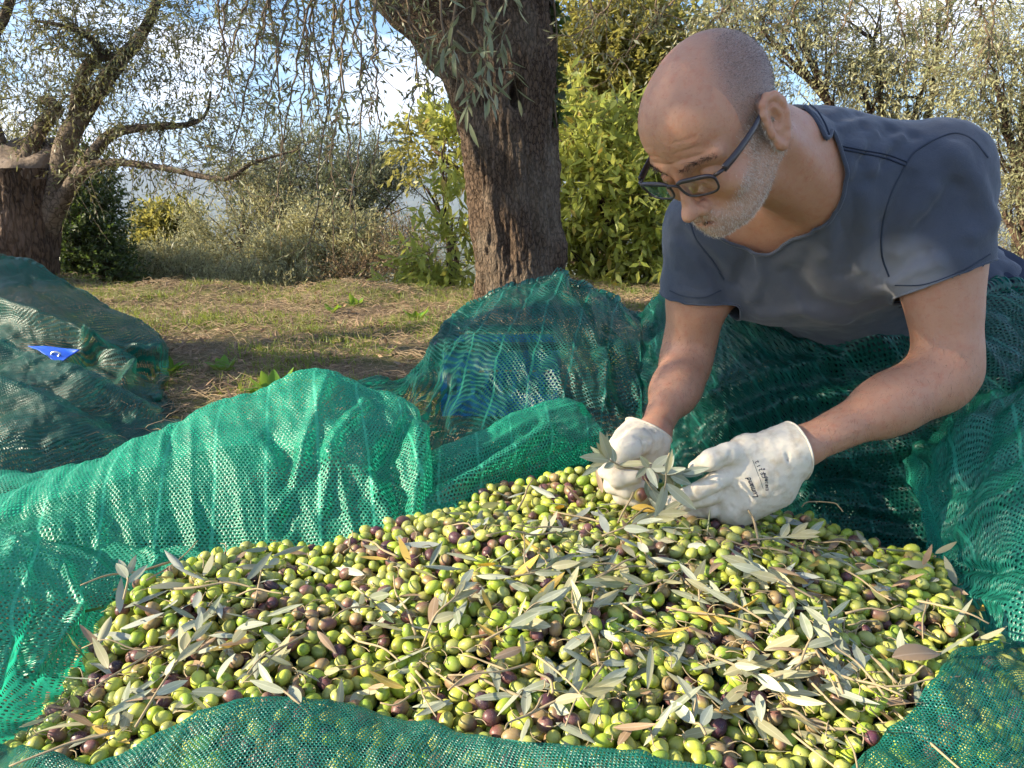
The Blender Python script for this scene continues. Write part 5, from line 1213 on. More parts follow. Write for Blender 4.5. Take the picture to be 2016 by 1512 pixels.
def head_sdf(s):
    def e(c, r, k=.015, op='u', rot=None): s.ell(hd(*c), np.array(r)*HS_, HM if rot is None else HM@rot, k, op)
    def c(a, b, ra, rb, k=.012, op='u'): s.cap(hd(*a), hd(*b), ra*HS_, rb*HS_, k, op)
    def bp(c_, r, amp, rot=None): s.bump(hd(*c_), np.array(r)*HS_, amp*HS_, HM if rot is None else HM@rot)
    e((0, -.014, .038), (.0765, .098, .082)); e((0, .036, .045), (.061, .060, .057), .03)
    e((0, .030, -.030), (.060, .058, .078), .03); e((0, .036, -.073), (.044, .048, .033), .025)
    for q in (-1, 1):
        c((q*.056, -.008, -.045), (q*.026, .062, -.089), .019, .016, .02)          # jaw
        c((q*.014, .090, .019), (q*.050, .070, .015), .0085, .009, .014)             # brow
        e((q*.033, .100, -.004), (.019, .015, .013), .012, 's')                      # socket
        e((q*.033, .0765, -.003), (.0135, .0135, .0125), .003)                       # eyeball with the lid down
        e((q*.041, .064, -.033), (.022, .020, .020), .015)                           # cheek
        s.path([hd(q*.019, .083, -.009), hd(q*.027, .089, -.013), hd(q*.038, .088, -.013), hd(q*.047, .080, -.009)], .0022*HS_, -.0022)   # lid line
        s.path([hd(q*.017, .088, .004), hd(q*.030, .090, .0075), hd(q*.045, .083, .005)], .0022*HS_, -.0016)
        c((q*.0115, .103, -.047), (q*.010, .096, -.045), .0072, .0072, .006)           # nostril wing
        e((q*.0065, .1085, -.0545), (.0035, .005, .004), .003, 's')
        s.path([hd(q*.018, .100, -.042), hd(q*.027, .092, -.056), hd(q*.033, .084, -.070)], .0035*HS_, -.0022)    # fold beside the mouth
    c((0, .093, .004), (0, .110, -.035), .0070, .0088, .013); e((0, .116, -.042), (.0098, .0115, .0092), .008)
    e((0, .078, -.074), (.031, .024, .023), .018)                                    # muzzle
    c((-.017, .094, -.066), (.017, .094, -.066), .0055, .0055, .006); c((-.014, .094, -.078), (.014, .094, -.078), .0065, .0065, .006)
    s.path([hd(-.026, .088, -.074), hd(-.012, .099, -.0715), hd(0, .1015, -.072), hd(.012, .099, -.0715), hd(.026, .088, -.074)], .0022*HS_, -.004)
    s.path([hd(-.012, .092, -.088), hd(.012, .092, -.088)], .005*HS_, -.003)
    e((0, .080, -.095), (.020, .018, .015), .014)                                    # chin
    for z, a in ((.030, .0010), (.042, .0009), (.055, .0007)):
        s.path([hd(-.045, .088-z*.1, z-.003), hd(-.02, .099-z*.12, z+.002), hd(0, .100-z*.12, z-.001), hd(.02, .099-z*.12, z+.002), hd(.045, .088-z*.1, z-.003)], .0028*HS_, -a)
    s.path([hd(-.006, .103, .018), hd(-.005, .104, .004)], .0022, -.0012); s.path([hd(.006, .103, .018), hd(.005, .104, .004)], .0022, -.0012)
    bp((.068, .020, .02), (.02, .03, .03), -.003); bp((-.068, .020, .02), (.02, .03, .03), -.003)
    # ears
    for q in (-1, 1):
        def ear(y, z, o=0.): return hd(q*(.0745+.30*max(0, -(y+.004))+.0+o), y, z)
        hx = [(.006, -.018), (.004, -.002), (.004, .012), (-.003, .022), (-.014, .025), (-.024, .019), (-.029, .006), (-.027, -.010), (-.021, -.024), (-.012, -.036), (-.003, -.041), (.002, -.036), (.004, -.026)]
        pts = [ear(y, z, .006) for y, z in hx]; rr = [.0042, .0042, .0045, .005, .0052, .0052, .005, .0048, .005, .0068, .0072, .006, .005]
        e((q*.0825, -.012, -.006), (.0055, .020, .030), .006, rot=np.array(Matrix.Rotation(q*.29, 3, 'Z')))
        s.chain(pts, [r_*HS_*.95 for r_ in rr], .005)
        s.chain([ear(-.002, .010, .004), ear(-.014, .010, .006), ear(-.019, -.004, .006), ear(-.014, -.018, .006), ear(-.005, -.022, .006)], [.0032]*5, .003)
        e((q*.089, -.008, -.004), (.0085, .0075, .013), .004, 's')
        s.cap(ear(.006, -.010, .008), ear(.007, -.016, .008), .0045, .0045, .003)
def arm_sdf(s, grow=0., part='all'):
    for sd, q in (('L', 1), ('R', -1)):
        sh, el, wr = J['sh'+sd], J['el'+sd], J['wr'+sd]
        ua = norm(el-sh); fa = norm(wr-el); side = norm(np.cross(ua, fa)); inn = norm(np.cross(side, ua))
        k = .81 if sd == 'R' else .93
        s.cap(sh, sh+ua*.12, (.066+grow)*k, (.064+grow)*k, .05)
        s.cap(sh+ua*.10, el-ua*.03, (.062+grow)*k, (.046+grow)*k, .03)
        if part == 'sleeve': continue
        s.ell(sh+ua*.17+inn*.012, np.array([.040, .040, .085])*k, np.stack([side, inn, ua], 1), .03)        # biceps
        s.ell(sh+ua*.18-inn*.014, np.array([.042, .040, .10])*k, np.stack([side, inn, ua], 1), .03)         # triceps
        s.cap(el-ua*.03, el+fa*.02, .046*k, .045*k, .03); s.ell(el-inn*.012-fa*.008, (.030, .030, .030), None, .02)
        s.cap(el+fa*.02, el+(wr-el)*.45, .047*k, .042*k, .03); s.cap(el+(wr-el)*.4, wr, .042*k, .029*k, .03)
        s.ell(el+fa*.075+side*q*.010, np.array([.040, .042, .085])*k, np.stack([side, np.cross(fa, side), fa], 1), .03)
        s.cap(wr, wr+fa*.03, .027, .027, .02)
        s.path([el+inn*.045-side*.02, el+inn*.052+fa*.01, el+inn*.045+side*.02], .005, -.005)
        tc_ = norm(CAM-el); up_ = norm(np.cross(fa, tc_))
        for o_, w_ in ((.012, 1), (-.014, -1)): s.path([el+fa*.05+tc_*.043+up_*o_, el+fa*.11+tc_*.042+up_*(o_+.008*w_), el+fa*.16+tc_*.036+up_*(o_-.004*w_), el+fa*.21+tc_*.030+up_*o_*.6], .0035, .0016)
        s.path([el-ua*.09+tc_*.044+up_*.01, el-ua*.03+tc_*.044-up_*.012], .012, -.003); s.bump(el+tc_*.02-inn*.03, (.016, .016, .016), .004)
def torso_sdf(s, grow=0.):
    n, c, b, p = J['neck'], J['chest'], J['belly'], J['pelvis']
    s.ell(c, np.array([.185, .115, .16])+grow, TM, .05); s.ell(b, np.array([.165, .125, .15])+grow, TM, .06); s.ell(p, np.array([.175, .13, .14])+grow, TM, .06)
    s.cap(J['shR'], J['shL'], .062+grow, .066+grow, .06); s.cap(n-tz*.02, c, .085+grow, .11+grow, .06)
    for q in (-1, 1): s.ell(c+tx*q*.085+ty*.060+tz*.02, np.array([.085, .055, .075])+grow, TM, .05)
def build_person():
    body = Sdf(); head_sdf(body)
    nb = J['neck']
    body.cap(hd(0, -.045, -.045), nb+tz*.02, .056, .066, .025); body.cap(hd(0, -.02, -.06), nb+ty*.03, .048, .058, .03)
    for q in (-1, 1): body.cap(hd(q*.055, -.035, -.045), nb+tx*q*.02+ty*.06, .017, .014, .02)      # neck muscle
    body.cap(nb, (J['shL']+nb)/2+tz*.01, .062, .052, .04); body.cap(nb, (J['shR']+nb)/2+tz*.01, .062, .052, .04)
    torso_sdf(body, -.006); arm_sdf(body)
    # folded legs, kneeling behind the net
    for q in (-1, 1):
        hip = J['pelvis']+tx*q*.09; knee = np.array([hip[0]-.20+q*.10, hip[1]-.12, .10]); foot = knee+np.array([.30, .30, -.03])
        body.cap(hip, knee, .085, .06, .05); body.cap(knee, foot, .055, .04, .03); body.cap(foot, foot+np.array([.12, .10, -.02]), .038, .028, .03)
    lo = np.array([.02, .90, .02]); hi = np.array([1.35, 2.25, .92])
    V, F = sculpt(body, lo, hi, .0055, lambda V: (np.linalg.norm(V-HC, axis=1) < .160), 3)
    # a second refinement of the face and ears
    me0 = mesh_np('tmp', V, F); bm = bmesh.new(); bm.from_mesh(me0)
    sel = (np.linalg.norm(V-HC, axis=1) < .150)
    bmesh.ops.subdivide_edges(bm, edges=[e for e in bm.edges if sel[e.verts[0].index] and sel[e.verts[1].index]], cuts=1, use_grid_fill=True)
    me = bpy.data.meshes.new('body'); bm.to_mesh(me); bm.free(); bpy.data.meshes.remove(me0)
    V = np.empty(len(me.vertices)*3); me.vertices.foreach_get('co', V); V = project(body, V.reshape(-1, 3), 3)
    me.vertices.foreach_set('co', V.astype(np.float32).ravel()); me.polygons.foreach_set('use_smooth', [True]*len(me.polygons)); me.update()
    # masks carried on the skin: shaved hair and beard
    h = hloc(V); x, y, z = np.abs(h[:, 0]), h[:, 1], h[:, 2]; headm = (np.linalg.norm(V-HC, axis=1) < .2)
    def sg(t): return 1/(1+np.exp(-t))
    lim = np.interp(x, [.0, .03, .05, .07, .08], [-.075, -.045, .0, .035, .032])
    hair = sg((lim-y)*75)*sg((z+.035+.0*y)*140)*sg((.14-np.abs(z-.03))*200)*(x < .2)*headm
    hair *= np.where((x > .06) & (y > .03), .0, 1)
    beard_lim = np.interp(x, [0, .02, .035, .05, .06, .075], [-.058, -.058, -.062, -.052, -.035, -.022])
    beard = sg((beard_lim-z)*300)*sg((z+.125)*200)*sg((y-np.interp(z, [-.11, -.05, -.02, .02], [.03, .002, .004, .004]))*220)*headm
    side = sg((x-.058)*300)*sg((.03-np.abs(y-.010))*400)*sg((.010-z)*250)*sg((z+.06)*200)*headm
    lips = np.exp(-((z+.072)/.006)**2-(x/.019)**4)*(y > .08)
    beard = np.clip(np.maximum(beard, side)*(1-.9*lips), 0, 1)*(x < .081); hair *= (x < .081)
    attr = me.color_attributes.new('mask', 'FLOAT_COLOR', 'POINT'); ca = np.stack([hair, beard, lips, np.ones(len(V))], 1).astype(np.float32); attr.data.foreach_set('color', ca.ravel())
    m, ntr = mat('skin'); n_ = N(ntr); tco = n_('TexCoord').outputs['Object']
    a = n_('VertexColor', layer_name='mask'); sx = n_('SeparateColor'); n_.set(sx, 0, a.outputs[0])
    n1_ = n_.noise(22, 5, tco, .6); n2_ = n_.noise(260, 3, tco, .6); hn = n_.noise(1100, 3, tco, .7); n4 = n_.noise(90, 4, tco, .6)
    c = n_.mix(n1_, (.40, .195, .115), (.50, .275, .175)); c = n_.mix(n_.ramp(n4, [(.48, (0, 0, 0)), (.72, (.6, .6, .6))]), c, (.42, .16, .09))
    c = n_.mix(n_.ramp(n2_, [(.60, (0, 0, 0)), (.72, (.45, .45, .45))]), c, (.28, .12, .07))
    c = n_.mix(n_.math('MULTIPLY', sx.outputs[2], .6), c, (.42, .15, .11))
    hc = n_.mix(n_.ramp(hn, [(.42, (0, 0, 0)), (.6, (1, 1, 1))]), (.10, .07, .06), (.26, .195, .165))
    c = n_.mix(n_.math('MULTIPLY', sx.outputs[0], .78), c, hc)
    bc = n_.mix(n_.ramp(hn, [(.4, (0, 0, 0)), (.62, (1, 1, 1))]), (.28, .18, .13), (.66, .54, .44))
    c = n_.mix(n_.math('MULTIPLY', sx.outputs[1], .45), c, bc)
    bmp = n_.bump(n_.math('ADD', n_.math('MULTIPLY', n2_, .6), n_.math('MULTIPLY', hn, .3)), .6, .0022)
    b = n_('BsdfPrincipled', ins={'Base Color': c, 'Roughness': n_.math('ADD', n_.math('MULTIPLY', n1_, .15), .40), 'Specular IOR Level': .42, 'Subsurface Weight': .22, 'Subsurface Scale': .006, 'Normal': bmp})
    b.inputs['Subsurface Radius'].default_value = (1, .35, .15); n_.end(b.outputs[0]); me.materials.append(m)
    root = empty('person', (J['pelvis'][0], J['pelvis'][1], 0), 'bald man with grey stubble and glasses in a faded blue t-shirt, kneeling over the olives', 'person')
    put(link('body', me), root)
    # short hairs: thousands of tiny blades on scalp and jaw
    nrm_ = normals(body, V)
    def hairs(name, w_, cnt, ln, wd, cols, comb):
        pr = w_/w_.sum(); i = rng.choice(len(V), cnt, p=pr); O = V[i]+rng.normal(0, .0009, (cnt, 3)); D = norm(nrm_[i]*.55+comb+rng.normal(0, .35, (cnt, 3))); W = perp(D)
        l = ln*rng.uniform(.6, 1.3, (cnt, 1)); T = np.stack([O-D*l*.2-W*wd, O-D*l*.2+W*wd, O+D*l], 1).reshape(-1, 3); Fh = np.arange(cnt*3).reshape(-1, 3)
        mh, nth = mat(name); nh = N(nth); r_ = nh('NewGeometry').outputs['Random Per Island']
        cc = nh.ramp(r_, cols, 'CONSTANT'); nh.end(nh('BsdfPrincipled', ins={'Base Color': cc, 'Roughness': .5, 'Specular IOR Level': .3}).outputs[0])
        put(link(name, mesh_np(name, T, Fh, mh, smooth=False)), root)
    ear_cut = 1-np.exp(-((np.abs(h[:, 0])-.088)/.010)**2)
    hairs('hair', hair*ear_cut*(x < .080)*sg((lim-y-.006)*70), 24000, .0026, .00015, [(0, (.04, .03, .028)), (.45, (.14, .11, .10)), (.78, (.42, .38, .35))], HM@np.array([0, -.5, -.55]))
    hairs('beard', beard*(x < .083), 19000, .0038, .00018, [(0, (.70, .64, .57)), (.60, (.36, .29, .23)), (.84, (.12, .08, .06))], HM@np.array([0, .1, -.75]))
    # eyebrows
    bw = np.zeros(len(V))
    for q in (-1, 1):
        t = np.clip((q*h[:, 0]-.012)/.042, 0, 1); bw += np.exp(-((h[:, 2]-(.0175+.004*np.sin(t*3)))/.0030)**2)*(q*h[:, 0] > .013)*(q*h[:, 0] < .056)*(y > .05)
    hairs('eyebrows', bw*(bw > .2), 900, .006, .00017, [(0, (.02, .014, .012)), (.8, (.12, .09, .07))], HM@np.array([0, .2, .1]))
    fa_w = np.zeros(len(V))
    for sd in 'LR':
        a_, b_ = J['el'+sd], J['wr'+sd]; ab = b_-a_; t = ((V-a_)@ab)/(ab@ab); dd = np.linalg.norm(V-a_-np.clip(t, 0, 1)[:, None]*ab, axis=1); fa_w += ((t > -.05) & (t < .95) & (dd < .07))*1.0
    hairs('arm_hair', fa_w*1.0, 3800, .012, .00013, [(0, (.09, .055, .035))], np.array([-.3, -.1, -.9]))
    return root, body
PERSON, BODY = build_person()
def build_trousers():
    s = Sdf()
    for q in (-1, 1):
        hip = J['pelvis']+tx*q*.09; knee = np.array([hip[0]-.20+q*.10, hip[1]-.12, .10]); foot = knee+np.array([.30, .30, -.03])
        s.cap(hip, knee, .10, .073, .05); s.cap(knee, foot, .068, .052, .03)
    s.ell(J['pelvis']-tz*.03, (.178, .132, .13), TM, .06)
    V, F = sculpt(s, np.array([.2, 1.2, -.03]), np.array([1.5, 2.4, .8]), .011, None, 2)
    V = V + normals(s, V)*(fbm(V, 14, 3, 2.)*.006)[:, None]
    o = put(link('trousers', mesh_np('trousers', V, F, plain_mat('denim', (.02, .025, .045), .9, .1, (200, .3, .002), (60, (.035, .045, .07))))), PERSON)
build_trousers()

# ------------------------------------------------------------------ t-shirt
def build_shirt():
    s = Sdf(); torso_sdf(s, .014); arm_sdf(s, .010, 'sleeve'); nb = J['neck']
    s.cap(nb, (J['shL']+nb)/2+tz*.01, .062+.010, .052+.014, .04); s.cap(nb, (J['shR']+nb)/2+tz*.01, .062+.010, .052+.014, .04); s.cap(nb+tz*.05, nb-tz*.02, .074, .085, .04)
    shL, shR, c, b, n = J['shL'], J['shR'], J['chest'], J['belly'], J['neck']
    # belly of the cloth hangs down; creases drawn where the photo has them
    s.ell(b+ty*.05+tz*.02, (.165, .12, .15), TM, .06)
    cam_d = lambda p, k=.0: p
    def on(px, py, Y): return P(px, py, Y)
    f0 = Sdf(); f0.p = list(s.p); ts = Sdf(); torso_sdf(ts, .014)
    def surf(px, py):
        """first hit of the camera ray through a pixel with the cloth"""
        d = norm(P(px, py, 1.0)-CAM); t = .85
        for _ in range(90):
            dd = f0((CAM+d*t)[None])[0]
            if dd < .0008: return CAM+d*t
            t += max(dd*.8, .0006)
            if t > 3: return None
    folds = [([(1640, 300), (1665, 270), (1700, 248)], .008, -.005), ([(1690, 315), (1715, 280), (1755, 255)], .008, -.005), ([(1735, 322), (1765, 285), (1800, 265)], .008, -.005), ([(1600, 262), (1640, 240), (1690, 222)], .009, -.004),
             ([(1665, 340), (1690, 300), (1730, 268)], .008, .005), ([(1715, 335), (1745, 295), (1780, 272)], .008, .005),
             ([(1745, 520), (1770, 480), (1830, 430), (1880, 370)], .014, -.011), ([(1760, 500), (1800, 430), (1840, 380)], .012, .010), ([(1740, 560), (1738, 500), (1745, 440), (1790, 350)], .010, -.007),
             ([(1755, 545), (1810, 500), (1900, 480)], .010, -.007), ([(1750, 560), (1800, 530), (1850, 520)], .008, .006), ([(1840, 500), (1910, 470), (1960, 430)], .012, .007),
             ([(1430, 590), (1415, 540), (1380, 500), (1340, 460)], .010, -.009), ([(1450, 560), (1470, 510), (1450, 470)], .010, -.008), ([(1480, 590), (1500, 545), (1490, 500)], .008, .006),
             ([(1560, 540), (1600, 590), (1680, 610), (1750, 590)], .014, -.008), ([(1500, 620), (1580, 610), (1660, 630)], .012, .007), ([(1660, 400), (1670, 470), (1660, 540)], .010, -.006), ([(1700, 380), (1712, 450), (1700, 530)], .010, .005),
             ([(1590, 500), (1575, 560), (1600, 600)], .010, -.005), ([(1640, 420), (1630, 500)], .012, .005), ([(1340, 560), (1380, 572), (1420, 560)], .003, -.0015),
             ([(1880, 300), (1925, 360), (1950, 430)], .014, .006), ([(1970, 480), (1985, 540), (1990, 600)], .010, -.007)]
    for l, r, a in folds:
        pts = [surf(*q) for q in l]; pts = [p for p in pts if p is not None]
        if len(pts) > 1: s.path(pts, r*1.15, a*(1.7 if np.mean([q[1] for q in l]) < 400 else 1.1))
    base = s
    def f(Q):
        d = base(Q)
        return d
    V, F = sculpt(base, np.array([.1, 1.0, .08]), np.array([1.35, 2.1, .90]), .0042, None, 2)
    # fine cloth wrinkle
    g = normals(base, V); q = V@TM
    V = V + g*(fbm(q*np.array([1, 1, .45]), 13, 3, 4.)*.0032 + fbm(q, 34, 2, 8.)*.0012)[:, None]
    for _ in range(2):
        db = by_cell(BODY, V, lambda f_, q_: np.repeat(f_(q_)[:, None], 3, 1))[:, 0]; V = V + normals(BODY, V)*np.clip(.0055-db, 0, .02)[:, None]
    # openings, as signed distances: positive = cut away
    uaL = norm(J['elL']-shL); uaR = norm(J['elR']-shR)
    hemL = P(1860, 550, 1.20); hemR = P(1374, 584, 1.37)
    hem_nL = norm(AX_R*.36-AX_U*.93+AX_T*.05); hem_nR = norm(uaR+AX_R*.08)
    nk = J['neck']; headdir = norm(hd(0, -.02, -.06)-nk)
    NC = nk + headdir*.02 + ty*.045
    ax_ = norm(headdir+tz*.25+ty*.35); NM = np.stack([tx, norm(np.cross(ax_, tx)), ax_], 1); NM[:, 0] = np.cross(NM[:, 1], NM[:, 2])
    hp = [surf(*q) for q in [(1568, 205), (1600, 225), (1622, 258), (1634, 292), (1632, 345), (1622, 400), (1604, 450), (1575, 488), (1540, 500), (1505, 492), (1482, 460)]]
    hp = np.array([h for h in hp if h is not None]); cpn = hp.mean(0); _, _, vt = np.linalg.svd(hp-cpn); pn = vt[2]; pn = pn if pn@headdir > 0 else -pn
    e1 = norm(np.cross(pn, [0, 0, 1.])); e2 = np.cross(pn, e1); xy = np.stack([(hp-cpn)@e1, (hp-cpn)@e2], 1)
    sol = np.linalg.lstsq(np.hstack([2*xy, np.ones((len(xy), 1))]), (xy**2).sum(1), rcond=None)[0]; Rc = math.sqrt(max(sol[2]+sol[0]**2+sol[1]**2, .004)); cc3 = cpn+e1*sol[0]+e2*sol[1]; print('circle', Rc, sol)
    print('neck plane', pn.round(2), 'resid', np.abs((hp-cpn)@pn).max().round(3), 'axis', headdir.round(2))
    def cut(Q):
        al = (Q-J['shL'])@uaL; 
        tt = ts(Q)-.004
        cL = np.where(np.linalg.norm(Q-J['shL']-np.clip(al, 0, 1)[:, None]*uaL, axis=1) < .12, (Q-hemL)@hem_nL, -1)
        ar = (Q-J['shR'])@uaR; cR = np.where(np.linalg.norm(Q-J['shR']-np.clip(ar, 0, 1)[:, None]*uaR, axis=1) < .11, (Q-hemR)@hem_nR, -1)
        w_ = Q-cc3; ax = w_@pn; rd = np.linalg.norm(w_-ax[:, None]*pn, axis=1)
        cn = np.minimum((Q-cpn)@pn+.003, Rc+.014-rd)
        cL = np.minimum.reduce([cL, tt-.004, al-.07]); cR = np.minimum.reduce([cR, tt-.004, ar-.07])
        cp_ = (Q-(J['pelvis']-tz*.17))@(-tz)
        return np.maximum.reduce([cL, cR, cn, cp_])
    V, F = clip(V, F, cut(V))
    # pull the open edges onto the cut
    e = np.sort(np.stack([F, np.roll(F, -1, 1)], -1).reshape(-1, 2), 1); ue, ct = np.unique(e, axis=0, return_counts=True); bd = np.unique(ue[ct == 1])
    me = mesh_np('t_shirt', V, F)
    bm = bmesh.new(); bm.from_mesh(me); bmesh.ops.delete(bm, geom=[v for v in bm.verts if not v.link_faces], context='VERTS')
    bvs = [v for v in bm.verts if v.is_boundary]
    for _ in range(14): bmesh.ops.smooth_vert(bm, verts=bvs, factor=.5, use_axis_x=True, use_axis_y=True, use_axis_z=True)
    bm.to_mesh(me); bm.free()
    me.polygons.foreach_set('use_smooth', [True]*len(me.polygons))
    m, ntr = mat('jersey'); n_ = N(ntr); tco = n_('TexCoord').outputs['Object']
    big = n_.noise(5.5, 4, tco, .6); fine = n_.noise(700, 2, tco); mid = n_.noise(60, 4, tco, .6)
    c_ = n_.mix(big, (.024, .034, .056), (.048, .060, .086)); c_ = n_.mix(n_.ramp(mid, [(.4, (0, 0, 0)), (.8, (.35, .35, .35))]), c_, (.07, .08, .10)); c_ = n_.mix(n_.math('MULTIPLY', fine, .25), c_, (.13, .14, .17))
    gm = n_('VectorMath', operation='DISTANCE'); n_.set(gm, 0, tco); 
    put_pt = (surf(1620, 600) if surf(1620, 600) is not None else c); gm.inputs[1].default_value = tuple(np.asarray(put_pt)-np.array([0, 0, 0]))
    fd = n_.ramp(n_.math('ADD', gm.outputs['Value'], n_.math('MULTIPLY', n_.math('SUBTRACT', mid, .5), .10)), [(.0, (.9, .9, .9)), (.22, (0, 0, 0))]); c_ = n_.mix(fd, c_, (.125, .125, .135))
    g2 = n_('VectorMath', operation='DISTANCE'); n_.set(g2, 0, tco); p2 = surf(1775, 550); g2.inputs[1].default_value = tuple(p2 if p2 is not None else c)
    sun_patch = n_.ramp(g2.outputs['Value'], [(.0, (.9, .9, .9)), (.045, (.6, .6, .6)), (.075, (0, 0, 0))]); c_ = n_.mix(sun_patch, c_, (.27, .27, .29))  # sunlit patch on the left sleeve, put into the cloth colour
    n_.end(n_('BsdfPrincipled', ins={'Base Color': c_, 'Roughness': .9, 'Specular IOR Level': .15, 'Sheen Weight': .25, 'Sheen Roughness': .5, 'Normal': n_.bump(n_.math('ADD', n_.math('MULTIPLY', fine, .5), mid), .35, .003)}).outputs[0])
    me.materials.append(m)
    o = put(link('t_shirt', me), PERSON)
    md = o.modifiers.new('thick', 'SOLIDIFY'); md.thickness = .0028; md.offset = -1
    # seams, laid on the cloth
    from mathutils.bvhtree import BVHTree
    bt = BVHTree.FromPolygons([Vector(v) for v in V], F.tolist())
    def ray(px, py):
        d = norm(P(px, py, 1.0)-CAM); h = bt.ray_cast(Vector(CAM), Vector(d)); return (np.array(h[0]), np.array(h[1])) if h[0] else None
    sm_ = plain_mat('seam_thread', (.024, .031, .05), .9, .1); soft = plain_mat('seam_soft', (.040, .050, .072), .9, .1)
    def seam(l, r=.0018, n=60, raised=.0006, mt=sm_, nm='seam'):
        pts = []
        for q in catmull(np.array(l, float), n):
            h = ray(*q)
            if h is not None: pts.append(h[0] + norm(CAM-h[0])*raised)
        if len(pts) > 4:
            pts = np.array(pts); jump = np.linalg.norm(np.diff(pts, axis=0), axis=1); bad = np.where(jump > .03)[0]
            if len(bad): pts = pts[:bad[0]+1] if bad[0] > len(pts)/2 else pts[bad[-1]+1:]
            if len(pts) > 4: V_, F_ = tube(pts, r, 6); so = link(nm, mesh_np(nm, V_, F_, mt), o)
    seam([(1636, 290), (1700, 302), (1745, 312), (1782, 326)], .0013); seam([(1638, 284), (1700, 296), (1748, 305), (1786, 319)], .0011)
    seam([(1782, 328), (1800, 300), (1840, 275), (1880, 262), (1915, 275), (1945, 310)], .0013, mt=soft)
    seam([(1780, 330), (1755, 380), (1738, 440), (1736, 500), (1750, 545)], .0013, mt=soft)
    seam([(1562, 200), (1590, 218), (1610, 245), (1622, 275), (1632, 290)], .0013); seam([(1572, 196), (1602, 212), (1622, 240), (1634, 270), (1640, 284)], .0016)
    seam([(1356, 430), (1370, 470), (1400, 510), (1425, 550)], .0014, mt=soft)
    seam([(1318, 572), (1345, 583), (1385, 585), (1420, 572)], .0010, mt=soft); seam([(1762, 562), (1820, 560), (1890, 535), (1950, 500)], .0010, mt=soft)
    # ribs along the open edges
    co = np.array([v.co for v in me.vertices]); bm = bmesh.new(); bm.from_mesh(me); adj = {}
    for e in bm.edges:
        if e.is_boundary:
            a_, b_ = e.verts[0].index, e.verts[1].index; adj.setdefault(a_, []).append(b_); adj.setdefault(b_, []).append(a_)
    bm.free(); seen = set()
    rib = m
    for s0 in list(adj):
        if s0 in seen: continue
        loop = [s0]; seen.add(s0); cur = s0
        while True:
            nx = [q for q in adj[cur] if q not in seen]
            if not nx: break
            cur = nx[0]; seen.add(cur); loop.append(cur)
        if len(loop) < 60: continue
        p = co[loop]; L_ = np.linalg.norm(np.diff(p, axis=0), axis=1).sum()
        if L_ > 1.2: continue
        for _ in range(24): p = (np.roll(p, 1, 0)+p*2+np.roll(p, -1, 0))/4
        p = np.vstack([p, p[:2]]); c0 = p.mean(0); neckish = np.linalg.norm(c0-J['neck']) < .16
        V_, F_ = tube(p[::2], .0030 if neckish else .0019, 8, False)
        link('collar' if neckish else 'hem', mesh_np('hem', V_, F_, rib), o)
    return o, bt
SHIRT, SBT = build_shirt()

